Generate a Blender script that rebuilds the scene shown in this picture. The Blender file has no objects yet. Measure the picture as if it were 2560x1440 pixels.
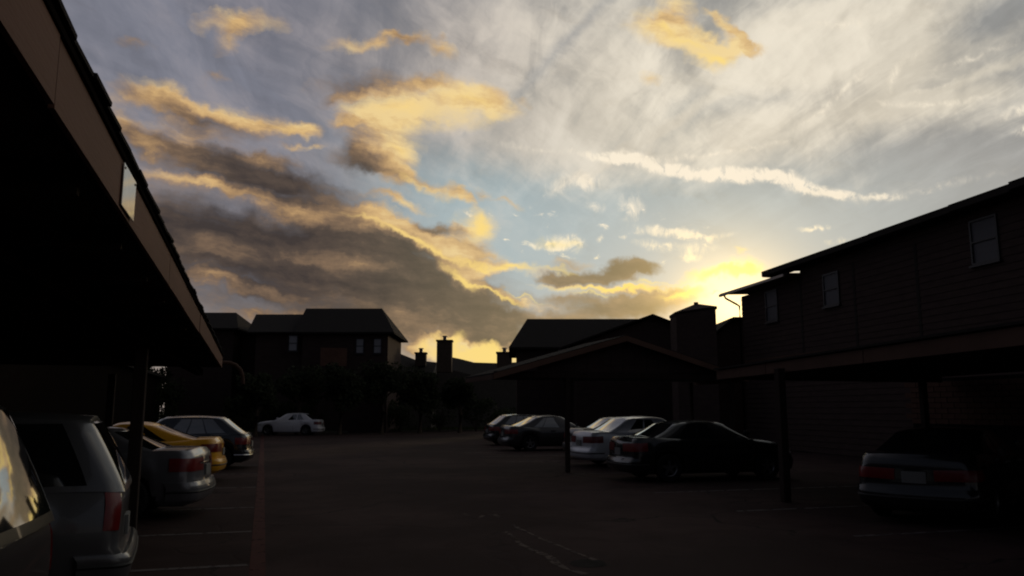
import bpy, bmesh, math, random
from mathutils import Vector, Matrix
random.seed(7)
S = bpy.context.scene
C = S.collection

# ------------------------------------------------------------------ camera
FPX = 2010.0                       # focal length in pixels of a 2560 px wide frame
YAW = math.radians(17.0)           # camera turned right of the driveway axis (+Y)
PIT = math.atan(305.0 / FPX)
CZ = 1.6
FW = (math.sin(YAW), math.cos(YAW)); RT = (math.cos(YAW), -math.sin(YAW))
cam = bpy.data.cameras.new('camera'); camo = bpy.data.objects.new('camera', cam); C.objects.link(camo)
camo.location = (0, 0, CZ); camo.rotation_euler = (math.pi / 2 + PIT, 0, -YAW)
cam.lens = 36.0 * FPX / 2560; cam.sensor_width = 36; cam.clip_end = 5000; cam.clip_start = 0.05
S.camera = camo
S.render.resolution_x, S.render.resolution_y = 1024, 576
S.view_settings.view_transform = 'Standard'; S.view_settings.look = 'None'
S.view_settings.exposure = 0; S.view_settings.gamma = 1
S.render.engine = 'CYCLES'
S.cycles.use_denoising = True
S.cycles.max_bounces = 6
S.cycles.pixel_filter_type = 'BLACKMAN_HARRIS'; S.cycles.filter_width = 2.0

def ray(x, y):
    r = (x - 1280) / FPX; u = (720 - y) / FPX
    d = math.cos(PIT) - u * math.sin(PIT); z = math.sin(PIT) + u * math.cos(PIT)
    return (FW[0] * d + RT[0] * r, FW[1] * d + RT[1] * r, z)
def azel(x, y):
    a = ray(x, y)
    return math.atan2(a[0], a[1]), math.atan2(a[2], math.hypot(a[0], a[1]))
def lin(c):
    return tuple((v / 255 / 12.92 if v / 255 <= .04045 else ((v / 255 + .055) / 1.055) ** 2.4) for v in c) + (1.0,)

# ------------------------------------------------------------------ sky (world)
SUN_AZ, SUN_EL = azel(1835, 850)
W = bpy.data.worlds.new('World'); S.world = W; W.use_nodes = True
nt = W.node_tree; nt.nodes.clear(); NL = nt.links.new
def N(t, **k):
    n = nt.nodes.new(t)
    for a, b in k.items(): setattr(n, a, b)
    return n
def mth(op, a, b=None, c=None, clamp=False):
    n = N('ShaderNodeMath', operation=op, use_clamp=clamp)
    for i, v in enumerate((a, b, c)):
        if v is None: continue
        if isinstance(v, (int, float)): n.inputs[i].default_value = v
        else: NL(v, n.inputs[i])
    return n.outputs[0]
def vmth(op, a, b=None, s=None):
    n = N('ShaderNodeVectorMath', operation=op)
    for i, v in enumerate((a, b)):
        if v is None: continue
        if isinstance(v, tuple): n.inputs[i].default_value = v
        else: NL(v, n.inputs[i])
    if s is not None: n.inputs['Scale'].default_value = s
    return n.outputs[1] if op in ('LENGTH', 'DOT_PRODUCT') else n.outputs[0]
def mixc(f, a, b, mode='MIX'):
    n = N('ShaderNodeMix', data_type='RGBA', blend_type=mode)
    n.clamp_factor = True
    if isinstance(f, (int, float)): n.inputs[0].default_value = f
    else: NL(f, n.inputs[0])
    for i, v in ((6, a), (7, b)):
        if isinstance(v, tuple): n.inputs[i].default_value = v
        else: NL(v, n.inputs[i])
    return n.outputs[2]
def sst(v, lo, hi, o0=0.0, o1=1.0):
    n = N('ShaderNodeMapRange', interpolation_type='SMOOTHSTEP')
    NL(v, n.inputs[0]); n.inputs[1].default_value = lo; n.inputs[2].default_value = hi
    n.inputs[3].default_value = o0; n.inputs[4].default_value = o1
    return n.outputs[0]
def noise(vec, scale, detail=4, rough=.55, dist=0.0, col=False):
    n = N('ShaderNodeTexNoise'); NL(vec, n.inputs['Vector'])
    n.inputs['Scale'].default_value = scale; n.inputs['Detail'].default_value = detail
    n.inputs['Roughness'].default_value = rough; n.inputs['Distortion'].default_value = dist
    return n.outputs['Color' if col else 'Fac']

tc = N('ShaderNodeTexCoord'); D = vmth('NORMALIZE', tc.outputs['Generated'])
sp = N('ShaderNodeSeparateXYZ'); NL(D, sp.inputs[0])
X_, Y_, Z_ = sp.outputs
AZ = mth('ARCTAN2', X_, Y_)
EL = mth('ARCSINE', Z_)
cb = N('ShaderNodeCombineXYZ')
NL(mth('MULTIPLY', AZ, FPX), cb.inputs[0]); NL(mth('MULTIPLY', EL, FPX), cb.inputs[1])
P0 = cb.outputs[0]
# ragged edges: the sky coordinates are disturbed by two sizes of noise
w1 = vmth('SUBTRACT', noise(D, 7.0, 4, .6, col=True), (.5, .5, .5))
w2 = vmth('SUBTRACT', noise(D, 26.0, 4, .62, col=True), (.5, .5, .5))
def flat2(v):
    return vmth('MULTIPLY', v, (1, 1, 0))
PW = vmth('ADD', vmth('ADD', P0, flat2(vmth('SCALE', w1, s=130.0))), flat2(vmth('SCALE', w2, s=58.0)))
w3 = vmth('SUBTRACT', noise(D, 75.0, 3, .6, col=True), (.5, .5, .5))
PW = vmth('ADD', PW, flat2(vmth('SCALE', w3, s=20.0)))
PS = vmth('ADD', vmth('ADD', vmth('ADD', P0, flat2(vmth('SCALE', w1, s=70.0))), flat2(vmth('SCALE', w2, s=30.0))), flat2(vmth('SCALE', w3, s=16.0)))
def conv(x, y, rx, ry, rot):
    a0, e0 = azel(x, y); t = math.radians(rot)
    a1, e1 = azel(x + 60 * math.cos(t), y + 60 * math.sin(t))
    a2, e2 = azel(x - 60 * math.sin(t), y + 60 * math.cos(t))
    da, de = (a1 - a0) * FPX / 60, (e1 - e0) * FPX / 60
    db, df = (a2 - a0) * FPX / 60, (e2 - e0) * FPX / 60
    ang = math.atan2(de, da)
    ny = abs(-db * math.sin(ang) + df * math.cos(ang))
    return a0 * FPX, e0 * FPX, rx * math.hypot(da, de), ry * ny, ang
def blob(P, x, y, rx, ry, rot=0):
    cx, cy, sx, sy, an = conv(x, y, rx, ry, rot)
    m = N('ShaderNodeMapping', vector_type='TEXTURE'); NL(P, m.inputs[0])
    m.inputs[1].default_value = (cx, cy, 0); m.inputs[2].default_value = (0, 0, an); m.inputs[3].default_value = (sx * 1.45, sy * 1.45, 1)
    g = N('ShaderNodeTexGradient', gradient_type='SPHERICAL'); NL(m.outputs[0], g.inputs[0])
    return g.outputs['Fac']
def field(P, L, light=False):
    acc = None; acl = None
    for b in L:
        g = blob(P, *b[:5]); am = b[5]
        acc = mth('MULTIPLY', g, am) if acc is None else mth('MULTIPLY_ADD', g, am, acc)
        if light:
            acl = mth('MULTIPLY', g, am * b[6]) if acl is None else mth('MULTIPLY_ADD', g, am * b[6], acl)
    return (acc, acl) if light else acc

# clear sky: Nishita (sun low, disc off), and the milky veil of an evening sky in front of it
sky = N('ShaderNodeTexSky', sky_type='NISHITA'); sky.sun_disc = False
sky.sun_elevation = max(SUN_EL, math.radians(1.5)); sky.sun_rotation = SUN_AZ; sky.air_density = 1.2; sky.dust_density = 1.5; sky.ozone_density = 1.5
skyc = vmth('SCALE', sky.outputs[0], s=0.07)
u = sst(mth('SUBTRACT', AZ, SUN_AZ), -.62, -.02)
uback = sst(mth('ABSOLUTE', mth('SUBTRACT', AZ, SUN_AZ)), .9, 2.6)
c = mixc(u, lin((117, 118, 130)), lin((154, 155, 154)))
teal = field(PS, [(1650, 600, 700, 330, 8, 1.25), (1250, 560, 300, 130, 20, .5)])
c = mixc(sst(teal, 0, 1.0), c, lin((160, 178, 184)))
c = mixc(uback, c, lin((96, 101, 116)))
c = mixc(.10, c, skyc)
zen = sst(EL, .55, 1.3, 1.0, .62)
dusk = mth('MULTIPLY', zen, sst(mth('ABSOLUTE', mth('SUBTRACT', AZ, SUN_AZ)), .8, 2.4, 1.0, .36))

# high cirrus: fibres in the plane of the cloud layer, running away from the viewer
zi = mth('MAXIMUM', Z_, .04)
zc = mth('ADD', zi, .06)
ax = math.radians(15.0)
def plane_dir(a):
    return mth('DIVIDE', vmth('DOT_PRODUCT', D, (math.sin(a), math.cos(a), 0)), zc)
def plane_uv(a, kt, ks):
    q = N('ShaderNodeCombineXYZ')
    NL(mth('MULTIPLY', plane_dir(a + math.pi / 2), kt), q.inputs[0]); NL(mth('MULTIPLY', plane_dir(a), ks), q.inputs[1])
    return vmth('ADD', q.outputs[0], vmth('SCALE', w1, s=.55))
fib = noise(plane_uv(ax, 1.5, .36), 1.0, 7, .62, .5)
fib2 = noise(plane_uv(ax + .5, 4.2, .9), 1.0, 6, .6, .4)
fib3 = noise(plane_uv(ax - .1, 8.0, 1.5), 1.0, 5, .58, .8)
mass = noise(plane_uv(0, .5, .5), 1.0, 3, .5)
cir = mth('ADD', mth('ADD', mth('MULTIPLY', fib, 1.0), mth('ADD', mth('MULTIPLY', fib2, .45), mth('MULTIPLY', mth('MULTIPLY', mth('SUBTRACT', fib3, .5), .34), sst(EL, .16, .36)))), mth('MULTIPLY', mass, .5))
ciru = field(PS, [(1500, 250, 520, 330, 0, .5), (2250, 150, 420, 250, -15, .45), (1900, 330, 420, 90, -25, .2), (1300, 330, 330, 90, 10, .2),
                  (900, 120, 380, 170, 0, .12), (1650, 560, 480, 110, 8, -.30), (480, 140, 300, 130, 30, -.15), (2060, 60, 220, 45, -10, .55), (2250, 130, 60, 120, 5, .3), (2320, 250, 190, 30, -5, .4), (2490, 50, 110, 40, -15, -.35),
                  (1930, 245, 230, 40, -8, -.35), (2400, 400, 260, 70, 5, -.4), (2450, 190, 200, 14, -15, .3), (650, 210, 260, 16, 38, -.35), (1400, 120, 300, 16, -45, -.25), (1650, 330, 300, 14, -32, .3)])
ciru = mth('ADD', ciru, mth('MULTIPLY', sst(EL, .12, .34, -1, 0), .10))
cirm = sst(mth('ADD', cir, mth('MULTIPLY', ciru, .75)), .88, 1.38)
circ = mixc(u, lin((150, 140, 139)), lin((220, 211, 193)))
circ = mixc(uback, circ, lin((112, 110, 118)))
c = mixc(mth('MULTIPLY', cirm, .85), c, circ)
fv = sst(mth('ADD', mth('ADD', mth('MULTIPLY', fib, .5), mth('MULTIPLY', fib2, .35)), mth('MULTIPLY', fib3, .25)), .44, .66, .80, 1.16)
fvn = N('ShaderNodeVectorMath', operation='SCALE'); NL(c, fvn.inputs[0]); NL(fv, fvn.inputs['Scale']); c = mixc(sst(EL, .16, .36), c, fvn.outputs[0])

brn = N('ShaderNodeVectorMath', operation='SCALE'); NL(c, brn.inputs[0]); brn.inputs['Scale'].default_value = 1.10; c = brn.outputs[0]
# pale streaks and the rippled white band
pale = [(1500, 398, 60, 13, 12, .8), (1570, 405, 60, 16, 8, .9), (1650, 425, 90, 19, 6, 1.1), (1760, 436, 100, 19, 3, 1.2), (1880, 440, 100, 20, 3, 1.2), (1980, 458, 90, 19, 17, 1.1),
        (2070, 480, 80, 15, 12, .9), (2180, 492, 110, 10, 4, .6), (2330, 470, 220, 12, -14, .4), (1340, 372, 150, 12, 9, .4),
        (1800, 383, 190, 8, -10, .6), (1640, 398, 110, 8, -8, .4), (2050, 270, 110, 9, -38, .55), (2130, 195, 90, 10, -42, .4),
        (2240, 180, 14, 90, 8, .35), (2350, 250, 150, 10, 2, .6), (2290, 130, 90, 20, -35, .35), (2420, 150, 170, 12, -14, .4), (2360, 200, 170, 10, -18, .35),
        (2100, 50, 190, 16, -8, .45), (2550, 280, 60, 16, -12, .8), (2560, 325, 50, 10, -20, .8),
        (1440, 465, 75, 28, -8, .8), (1475, 462, 28, 18, -25, .5), (1580, 515, 34, 32, 0, .85), (1485, 518, 26, 12, 0, .6), (1520, 395, 40, 10, 0, .3),
        (1670, 578, 85, 13, 10, 1.0), (1730, 588, 50, 9, 15, .7), (1640, 608, 50, 12, 15, .75), (1790, 595, 60, 9, -6, .8), (1690, 612, 30, 8, 10, .6),
        (1745, 628, 45, 18, -10, .75), (1730, 652, 34, 12, 10, .8), (2040, 571, 44, 8, -6, .9), (1510, 565, 18, 6, 10, .5), (1500, 592, 10, 9, 0, .6), (2085, 605, 30, 8, -12, .7),
        (1410, 605, 50, 20, 10, .9), (1340, 610, 30, 8, 5, .7), (1385, 620, 40, 8, 0, .6), (1440, 595, 26, 16, 0, .6), (1350, 535, 16, 5, 0, .5), (1335, 518, 8, 6, 0, .5)]
pf = field(PS, pale)
rip = noise(vmth('MULTIPLY', P0, (1, .6, 1)), .030, 5, .7, .8)
puf = mth('MULTIPLY', sst(noise(vmth('MULTIPLY', PS, (1, 1.9, 1)), .021, 4, .6), .56, .74), sst(field(PS, [(1480, 585, 330, 85, 4, 1.6), (1260, 560, 120, 60, 0, .8)]), .1, .8))
pf = mth('ADD', pf, mth('MULTIPLY', puf, .75))
pm = sst(mth('ADD', pf, mth('MULTIPLY', mth('SUBTRACT', rip, .5), mth('MULTIPLY', pf, 4.6))), .05, 1.2)
palec = mixc(sst(mth('SUBTRACT', EL, 0), .16, .26), lin((255, 240, 200)), lin((250, 238, 216)))
c = mixc(mth('MULTIPLY', pm, .92), c, palec)

# glow of the hidden sun (air lit around it)
sd = (math.sin(SUN_AZ) * math.cos(SUN_EL + .035), math.cos(SUN_AZ) * math.cos(SUN_EL + .035), math.sin(SUN_EL + .035))
dd = mth('ARCCOSINE', mth('MINIMUM', vmth('DOT_PRODUCT', D, sd), .999999))
g1 = mth('EXPONENT', mth('MULTIPLY', mth('POWER', mth('DIVIDE', dd, .050), 1.4), -1.0))
g2 = mth('EXPONENT', mth('MULTIPLY', mth('DIVIDE', dd, .12), -1.0))
low = sst(EL, .02, .16, 1.0, 0.0)
c = mixc(mth('MULTIPLY', mth('MULTIPLY', low, sst(dd, .1, .9, 1, .25)), .42), c, lin((226, 188, 112)))

# cumulus: density and how much light each lump catches
cl = [
 # dark bank at the left
 (480, 405, 230, 38, 14, 1.0, .16), (700, 470, 200, 52, 18, 1.3, .06), (600, 640, 400, 100, 4, 1.05, .10), (900, 680, 320, 90, 10, 1.1, .10), (1080, 745, 210, 55, 16, 1.15, .14),
 (700, 790, 430, 66, 2, .75, .28), (1030, 825, 260, 60, 3, .9, .30), (400, 545, 260, 100, 10, .9, .18), (1230, 790, 120, 34, 14, 1.0, .28), (950, 620, 200, 60, 10, .8, .16),
 (450, 462, 150, 17, 12, .5, .75), (740, 535, 170, 22, 16, .7, .95), (850, 585, 160, 20, 14, .5, .8), (620, 716, 120, 15, 8, .7, .95), (680, 790, 110, 14, 5, .8, .9), (540, 690, 90, 12, 10, .6, .85), (860, 660, 150, 12, 10, .6, .8), (900, 790, 160, 14, 4, .6, .75), (560, 480, 130, 12, 14, .5, .9), (1000, 690, 90, 10, 16, .5, .8),
 # gilded edge of the bank
 (830, 545, 150, 20, 14, .9, .66), (960, 560, 150, 26, 16, 1.2, .85), (1040, 600, 110, 24, 22, 1.3, 1.0), (1130, 640, 100, 26, 28, 1.3, 1.0), (1190, 580, 46, 44, 0, 1.2, 1.0),
 (1110, 578, 60, 15, 5, 1.0, .25), (1170, 625, 50, 22, 20, .9, .6), (1160, 700, 60, 26, 35, 1.3, 1.0), (1270, 678, 95, 14, -5, 1.2, 1.0), (1230, 655, 60, 18, 15, .8, .9), (1230, 735, 90, 9, 18, .9, 1.0),
 (1320, 760, 70, 8, 6, .6, 1.0),
 # left cloud
 (390, 252, 95, 34, 8, 1.0, .78), (480, 300, 170, 32, 14, 1.2, .36), (560, 285, 100, 16, 14, .8, .85), (650, 300, 120, 30, 12, 1.2, .86), (745, 318, 45, 20, 12, 1.1, .95),
 (470, 345, 95, 24, 10, 1.0, .72), (320, 330, 90, 30, 38, .8, .62), (430, 375, 90, 14, 10, .6, .55), (540, 178, 38, 12, 0, .7, .62), (330, 126, 45, 14, 0, .6, .45),
 (600, 62, 95, 26, 0, 1.0, .78), (590, 95, 50, 24, -20, .7, .6), (640, 392, 85, 20, 10, .8, .55), (715, 366, 30, 9, 10, .7, .7), (782, 364, 30, 8, -10, .7, .8), (960, 505, 120, 12, 12, .5, .7),
 # centre cloud
 (930, 100, 110, 20, -6, 1.0, .78), (1000, 92, 60, 12, 8, .7, .6), (1100, 118, 42, 20, 18, 1.0, .80), (1105, 88, 14, 7, 0, .6, .7), (840, 240, 60, 16, -8, .7, .5), (850, 308, 45, 13, 0, .8, .8),
 (1060, 270, 180, 50, 0, 1.3, .98), (930, 290, 90, 30, 0, .9, .98), (1185, 242, 95, 36, 15, 1.1, .95), (1060, 200, 60, 24, 0, .8, .66), (930, 212, 130, 30, 0, .8, .36),
 (990, 345, 70, 50, 20, 1.1, .92), (895, 345, 70, 34, 20, .8, .50), (900, 405, 70, 34, 10, 1.2, .16), (1000, 425, 55, 50, 50, 1.1, .86), (1080, 468, 105, 17, 20, 1.1, .88), (1160, 500, 50, 13, 48, .9, .85),
 (1295, 238, 26, 9, 25, .6, .8), (1212, 498, 32, 12, 30, .8, .8), (1290, 520, 30, 12, 10, .8, .85), (1260, 515, 20, 6, 0, .5, .8), (1000, 513, 60, 10, 14, .7, .8), (960, 440, 80, 24, 30, .8, .4),
 # gilded cloud at the top
 (1640, 78, 75, 38, 10, 1.3, .95), (1690, 30, 50, 50, 0, .9, .78), (1725, 95, 90, 34, 18, 1.3, 1.0), (1790, 125, 62, 42, 0, 1.3, 1.02), (1860, 112, 70, 20, 5, 1.2, 1.0), (1840, 62, 60, 18, 40, 1.2, .80),
 (1885, 95, 50, 12, 45, 1.0, .8), (1790, 28, 26, 9, 10, .6, .85), (1622, 205, 30, 20, 0, .7, .80),
 # low clouds by the sun
 (1590, 663, 58, 22, 0, 2.2, .10), (1500, 690, 120, 20, -2, 1.9, .20), (1400, 690, 50, 22, 0, 1.0, .32), (1425, 655, 60, 14, 0, .8, .60), (1530, 722, 150, 9, 2, 1.1, 1.0),
 (1560, 772, 160, 38, -3, 1.8, .32), (1400, 745, 80, 16, 0, .9, .5), (1380, 800, 90, 22, 8, .9, .42), (1640, 745, 80, 13, -8, .8, .55),
 (1780, 700, 85, 16, -8, .8, 1.05), (1860, 688, 60, 18, -15, .8, 1.05), (1790, 742, 14, 4, 0, .7, .55), (1720, 745, 70, 18, -6, .8, 1.1), (1840, 668, 34, 12, -10, .6, 1.0),
 (1205, 830, 75, 26, 10, 1.4, .22), (1120, 868, 60, 10, -20, .8, .85), (1190, 884, 120, 26, 2, 3.2, 1.15), (1060, 862, 26, 20, -20, 1.0, .95), (1150, 858, 60, 12, 8, 1.2, 1.0), (1270, 840, 60, 24, 30, .9, .4), (1060, 880, 60, 14, 0, .8, .8),
]
Dn, Lt = field(PW, cl, True)
an_ = N('ShaderNodeMapping', vector_type='TEXTURE'); NL(PS, an_.inputs[0]); an_.inputs[2].default_value = (0, 0, math.radians(-14)); an_.inputs[3].default_value = (3.6, 1.0, 1)
PW2 = an_.outputs[0]
an3 = N('ShaderNodeMapping', vector_type='TEXTURE'); NL(PS, an3.inputs[0]); an3.inputs[2].default_value = (0, 0, math.radians(-9)); an3.inputs[3].default_value = (6.5, 1.0, 1)
wis2 = noise(an3.outputs[0], .020, 5, .62, .4)
n1 = noise(D, 18.0, 6, .62, .3); n2 = noise(vmth('MULTIPLY', D, (1, 1, 3.4)), 9.0, 6, .6, .4)
bg = sst(mth('ADD', noise(plane_uv(.3, 1.3, 1.0), 1.0, 5, .6), mth('MULTIPLY', mth('ABSOLUTE', mth('SUBTRACT', AZ, .28)), .06)), .60, .85, 0, .35)
frame_out = sst(mth('ABSOLUTE', mth('SUBTRACT', AZ, YAW)), .62, .85)
hi_out = mth('MAXIMUM', frame_out, sst(EL, .55, .75))
Dn2 = mth('ADD', Dn, mth('MULTIPLY', bg, hi_out))
Lt2 = mth('ADD', Lt, mth('MULTIPLY', mth('MULTIPLY', bg, hi_out), .5))
den = mth('ADD', Dn2, mth('MULTIPLY', mth('ADD', mth('SUBTRACT', n1, .5), mth('SUBTRACT', n2, .5)), .55))
wis = noise(PW2, .012, 7, .66, .6)
den = mth('ADD', den, mth('MULTIPLY', mth('SUBTRACT', wis, .5), 1.15))
dm = sst(den, -.02, 1.25)
li = mth('DIVIDE', Lt2, mth('MAXIMUM', Dn2, .05))
li = mth('ADD', li, mth('MULTIPLY', mth('ADD', mth('ADD', mth('SUBTRACT', n2, .5), mth('MULTIPLY', mth('SUBTRACT', n1, .5), .7)), mth('ADD', mth('SUBTRACT', wis, .5), mth('MULTIPLY', mth('SUBTRACT', wis2, .5), .8))), .75))
cr = N('ShaderNodeValToRGB'); NL(li, cr.inputs[0]); e = cr.color_ramp.elements
e[0].position = 0; e[0].color = lin((58, 50, 47)); e[1].position = 1.0; e[1].color = lin((240, 210, 148))
for p_, c_ in ((.20, (82, 69, 60)), (.42, (126, 102, 80)), (.60, (172, 138, 98)), (.80, (214, 176, 120))):
    x = e.new(p_); x.color = lin(c_)
cuc = cr.outputs[0]
# clouds nearer the sun are lit through
near = sst(dd, .05, .55, 1.0, 0.0)
cuc = mixc(mth('MULTIPLY', near, .20), cuc, mixc(1.0, cuc, lin((255, 232, 170)), 'SCREEN'))
cuc = mixc(uback, cuc, lin((84, 82, 90)))
c = mixc(mth('MULTIPLY', dm, .95), c, cuc)


dn_ = N('ShaderNodeVectorMath', operation='SCALE'); NL(c, dn_.inputs[0]); NL(dusk, dn_.inputs['Scale']); c = dn_.outputs[0]
gl = N('ShaderNodeCombineColor')
for i, (k1, k2) in enumerate(((1.45, .24), (1.0, .12), (.30, .0))):
    NL(mth('MULTIPLY_ADD', g1, k1, mth('MULTIPLY', g2, k2)), gl.inputs[i])
gold = [(1190, 884, 105, 17, 2, 1.3), (1062, 868, 22, 16, -20, .9), (1120, 850, 30, 12, 0, .6), (1160, 852, 34, 12, -20, .7), (1240, 868, 40, 16, 10, 1.0),
        (1530, 722, 150, 7, 2, 1.0), (1480, 735, 60, 6, 4, .6), (1630, 712, 60, 6, 4, .6), (1280, 676, 80, 9, -6, 1.0), (1170, 668, 60, 9, 25, .8), (1195, 575, 26, 34, 0, 1.0), (1150, 706, 50, 12, 38, 1.0),
        (1225, 738, 80, 6, 20, .9), (1010, 596, 90, 9, 20, .8), (900, 552, 80, 7, 12, .5), (1090, 640, 60, 9, 28, .8), (1770, 700, 80, 16, -10, .9), (1860, 686, 50, 14, -12, .9), (1710, 742, 60, 12, -6, .9),
        (1400, 668, 50, 8, 10, .6), (1390, 600, 60, 16, 5, .6), (1160, 250, 70, 16, 8, .6), (1000, 275, 70, 18, 0, .55), (1040, 310, 60, 12, -8, .5), (1000, 380, 40, 18, 40, .5), (1050, 465, 70, 8, 14, .6),
        (1720, 100, 80, 14, 18, .6), (1810, 140, 60, 14, -5, .7), (1660, 78, 50, 12, 8, .5), (690, 308, 70, 12, 10, .45), (1850, 640, 26, 10, 0, .5), (1310, 745, 60, 5, 10, .6)]
gf = field(PW, gold)
gm = sst(mth('ADD', gf, mth('MULTIPLY', mth('SUBTRACT', wis, .5), mth('MULTIPLY', gf, 2.2))), .06, .95)
c = mixc(mth('MULTIPLY', gm, .85), c, mixc(sst(dd, .1, .5), lin((255, 226, 120)), lin((250, 214, 134))))
c = vmth('ADD', c, gl.outputs[0])
# ground side of the world, below the horizon
c = mixc(sst(EL, -.03, 0.0), lin((40, 34, 30)), c)
bgn = N('ShaderNodeBackground'); NL(c, bgn.inputs[0]); bgn.inputs[1].default_value = 1.0
out = N('ShaderNodeOutputWorld'); NL(bgn.outputs[0], out.inputs[0])
W.cycles.sampling_method = 'MANUAL'; W.cycles.sample_map_resolution = 512

# ------------------------------------------------------------------ sun (already behind the houses and clouds)
sl = bpy.data.lights.new('sun', 'SUN'); so = bpy.data.objects.new('sun', sl); C.objects.link(so)
sl.energy = 0.25; sl.angle = math.radians(4); sl.color = (1, .72, .42)
so.rotation_euler = (math.pi / 2 - SUN_EL, 0, math.pi - SUN_AZ)
# ------------------------------------------------------------------ materials
MATS = {}
def mat(name, col, rough=.8, metal=0.0, var=.15, scale=6.0, bump=.0, bscale=40.0, coat=0.0, emis=None, spec=.5, streak=None, trans=0.0, ior=1.45):
    if name in MATS: return MATS[name]
    m = bpy.data.materials.new(name); m.use_nodes = True; t = m.node_tree; b = t.nodes['Principled BSDF']
    if rough > .6 and not coat and spec == .5: spec = .08      # dry, dusty outdoor surfaces
    b.inputs['Roughness'].default_value = rough; b.inputs['Metallic'].default_value = metal
    b.inputs['Coat Weight'].default_value = coat; b.inputs['Specular IOR Level'].default_value = spec
    b.inputs['Coat Roughness'].default_value = .04; b.inputs['Transmission Weight'].default_value = trans; b.inputs['IOR'].default_value = ior
    tcn = t.nodes.new('ShaderNodeTexCoord'); nn = t.nodes.new('ShaderNodeTexNoise'); nn.inputs['Scale'].default_value = scale; nn.inputs['Detail'].default_value = 6
    mp = t.nodes.new('ShaderNodeMapping'); t.links.new(tcn.outputs['Object'], mp.inputs[0]); t.links.new(mp.outputs[0], nn.inputs['Vector'])
    if streak: mp.inputs[3].default_value = streak
    r = t.nodes.new('ShaderNodeMapRange'); t.links.new(nn.outputs[0], r.inputs[0]); r.inputs[1].default_value = .25; r.inputs[2].default_value = .75
    r.inputs[3].default_value = 1 - var; r.inputs[4].default_value = 1 + var
    v = t.nodes.new('ShaderNodeVectorMath'); v.operation = 'SCALE'; v.inputs[0].default_value = col[:3]; t.links.new(r.outputs[0], v.inputs['Scale'])
    t.links.new(v.outputs[0], b.inputs['Base Color'])
    if bump:
        n2 = t.nodes.new('ShaderNodeTexNoise'); n2.inputs['Scale'].default_value = bscale; n2.inputs['Detail'].default_value = 5
        t.links.new(mp.outputs[0], n2.inputs['Vector'])
        bp = t.nodes.new('ShaderNodeBump'); bp.inputs['Strength'].default_value = bump; bp.inputs['Distance'].default_value = .02
        t.links.new(n2.outputs[0], bp.inputs['Height']); t.links.new(bp.outputs[0], b.inputs['Normal'])
    MATS[name] = m; return m
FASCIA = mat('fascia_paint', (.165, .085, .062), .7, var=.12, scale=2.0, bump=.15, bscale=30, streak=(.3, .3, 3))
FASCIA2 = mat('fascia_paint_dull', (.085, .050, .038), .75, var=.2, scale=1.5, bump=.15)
RAKE = mat('rake_paint', (.15, .088, .066), .7, var=.15, scale=2)
SHINGLE = mat('asphalt_shingle', (.022, .019, .018), .95, var=.35, scale=14, bump=.6, bscale=90, spec=.12)
SOFFIT = mat('soffit_board', (.035, .03, .027), .9, var=.2, bump=.1, spec=.1)
WOOD = mat('post_wood', (.040, .028, .024), .8, var=.25, scale=3, bump=.3, streak=(4, 4, .4))
SIDING = mat('wall_siding', (.058, .040, .036), .85, var=.2, scale=2, bump=.25, bscale=20, streak=(1, 1, 4))
SIDING2 = mat('wall_siding_reddish', (.11, .06, .045), .85, var=.2, scale=2, bump=.25, bscale=20)
NEARBLACK = mat('near_black_board', (.010, .008, .007), 1.0, var=.25, spec=.0)  # near-black: shade under the left carport put into beam and wall colour
BRICK = mat('chimney_brick', (.10, .075, .06), .9, var=.25, scale=8, bump=.4)
FRAME = mat('window_frame', (.026, .024, .026), .5, var=.05)
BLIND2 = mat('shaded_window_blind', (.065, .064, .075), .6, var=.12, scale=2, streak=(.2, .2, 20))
BLIND = mat('window_blind', (.30, .30, .33), .5, var=.12, scale=2, streak=(.2, .2, 20))
METAL = mat('gutter_metal', (.22, .19, .17), .4, .6, var=.1)
DARK = mat('dark_interior', (.012, .011, .011), .95, var=.1, spec=.1)
RUBBER = mat('tyre_rubber', (.02, .02, .02), .85, var=.15, bump=.2)
RIM = mat('alloy_rim', (.25, .25, .26), .35, .8, var=.08)
GLASS = mat('tinted_glass', (.010, .012, .013), .04, var=.1, spec=1.0, ior=1.9, coat=1.0)
REDL = mat('tail_lamp_plastic', (.17, .007, .007), .3, var=.2, scale=20, coat=.3)
CLEARL = mat('head_lamp_plastic', (.45, .45, .45), .15, var=.1, coat=1)
PLATE = mat('number_plate', (.20, .20, .19), .6, var=.08)
TRIM = mat('black_trim', (.02, .02, .02), .6, var=.1)
LEAF = mat('dark_leaf', (.020, .024, .012), .85, var=.4, scale=3)
LEAF2 = mat('hedge_leaf', (.022, .028, .012), .85, var=.4, scale=3)
BARK = mat('tree_bark', (.06, .045, .035), .95, var=.3, bump=.5)
PALEBUILD = mat('pale_wall', (.10, .09, .08), .85, var=.15, bump=.2)

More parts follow.
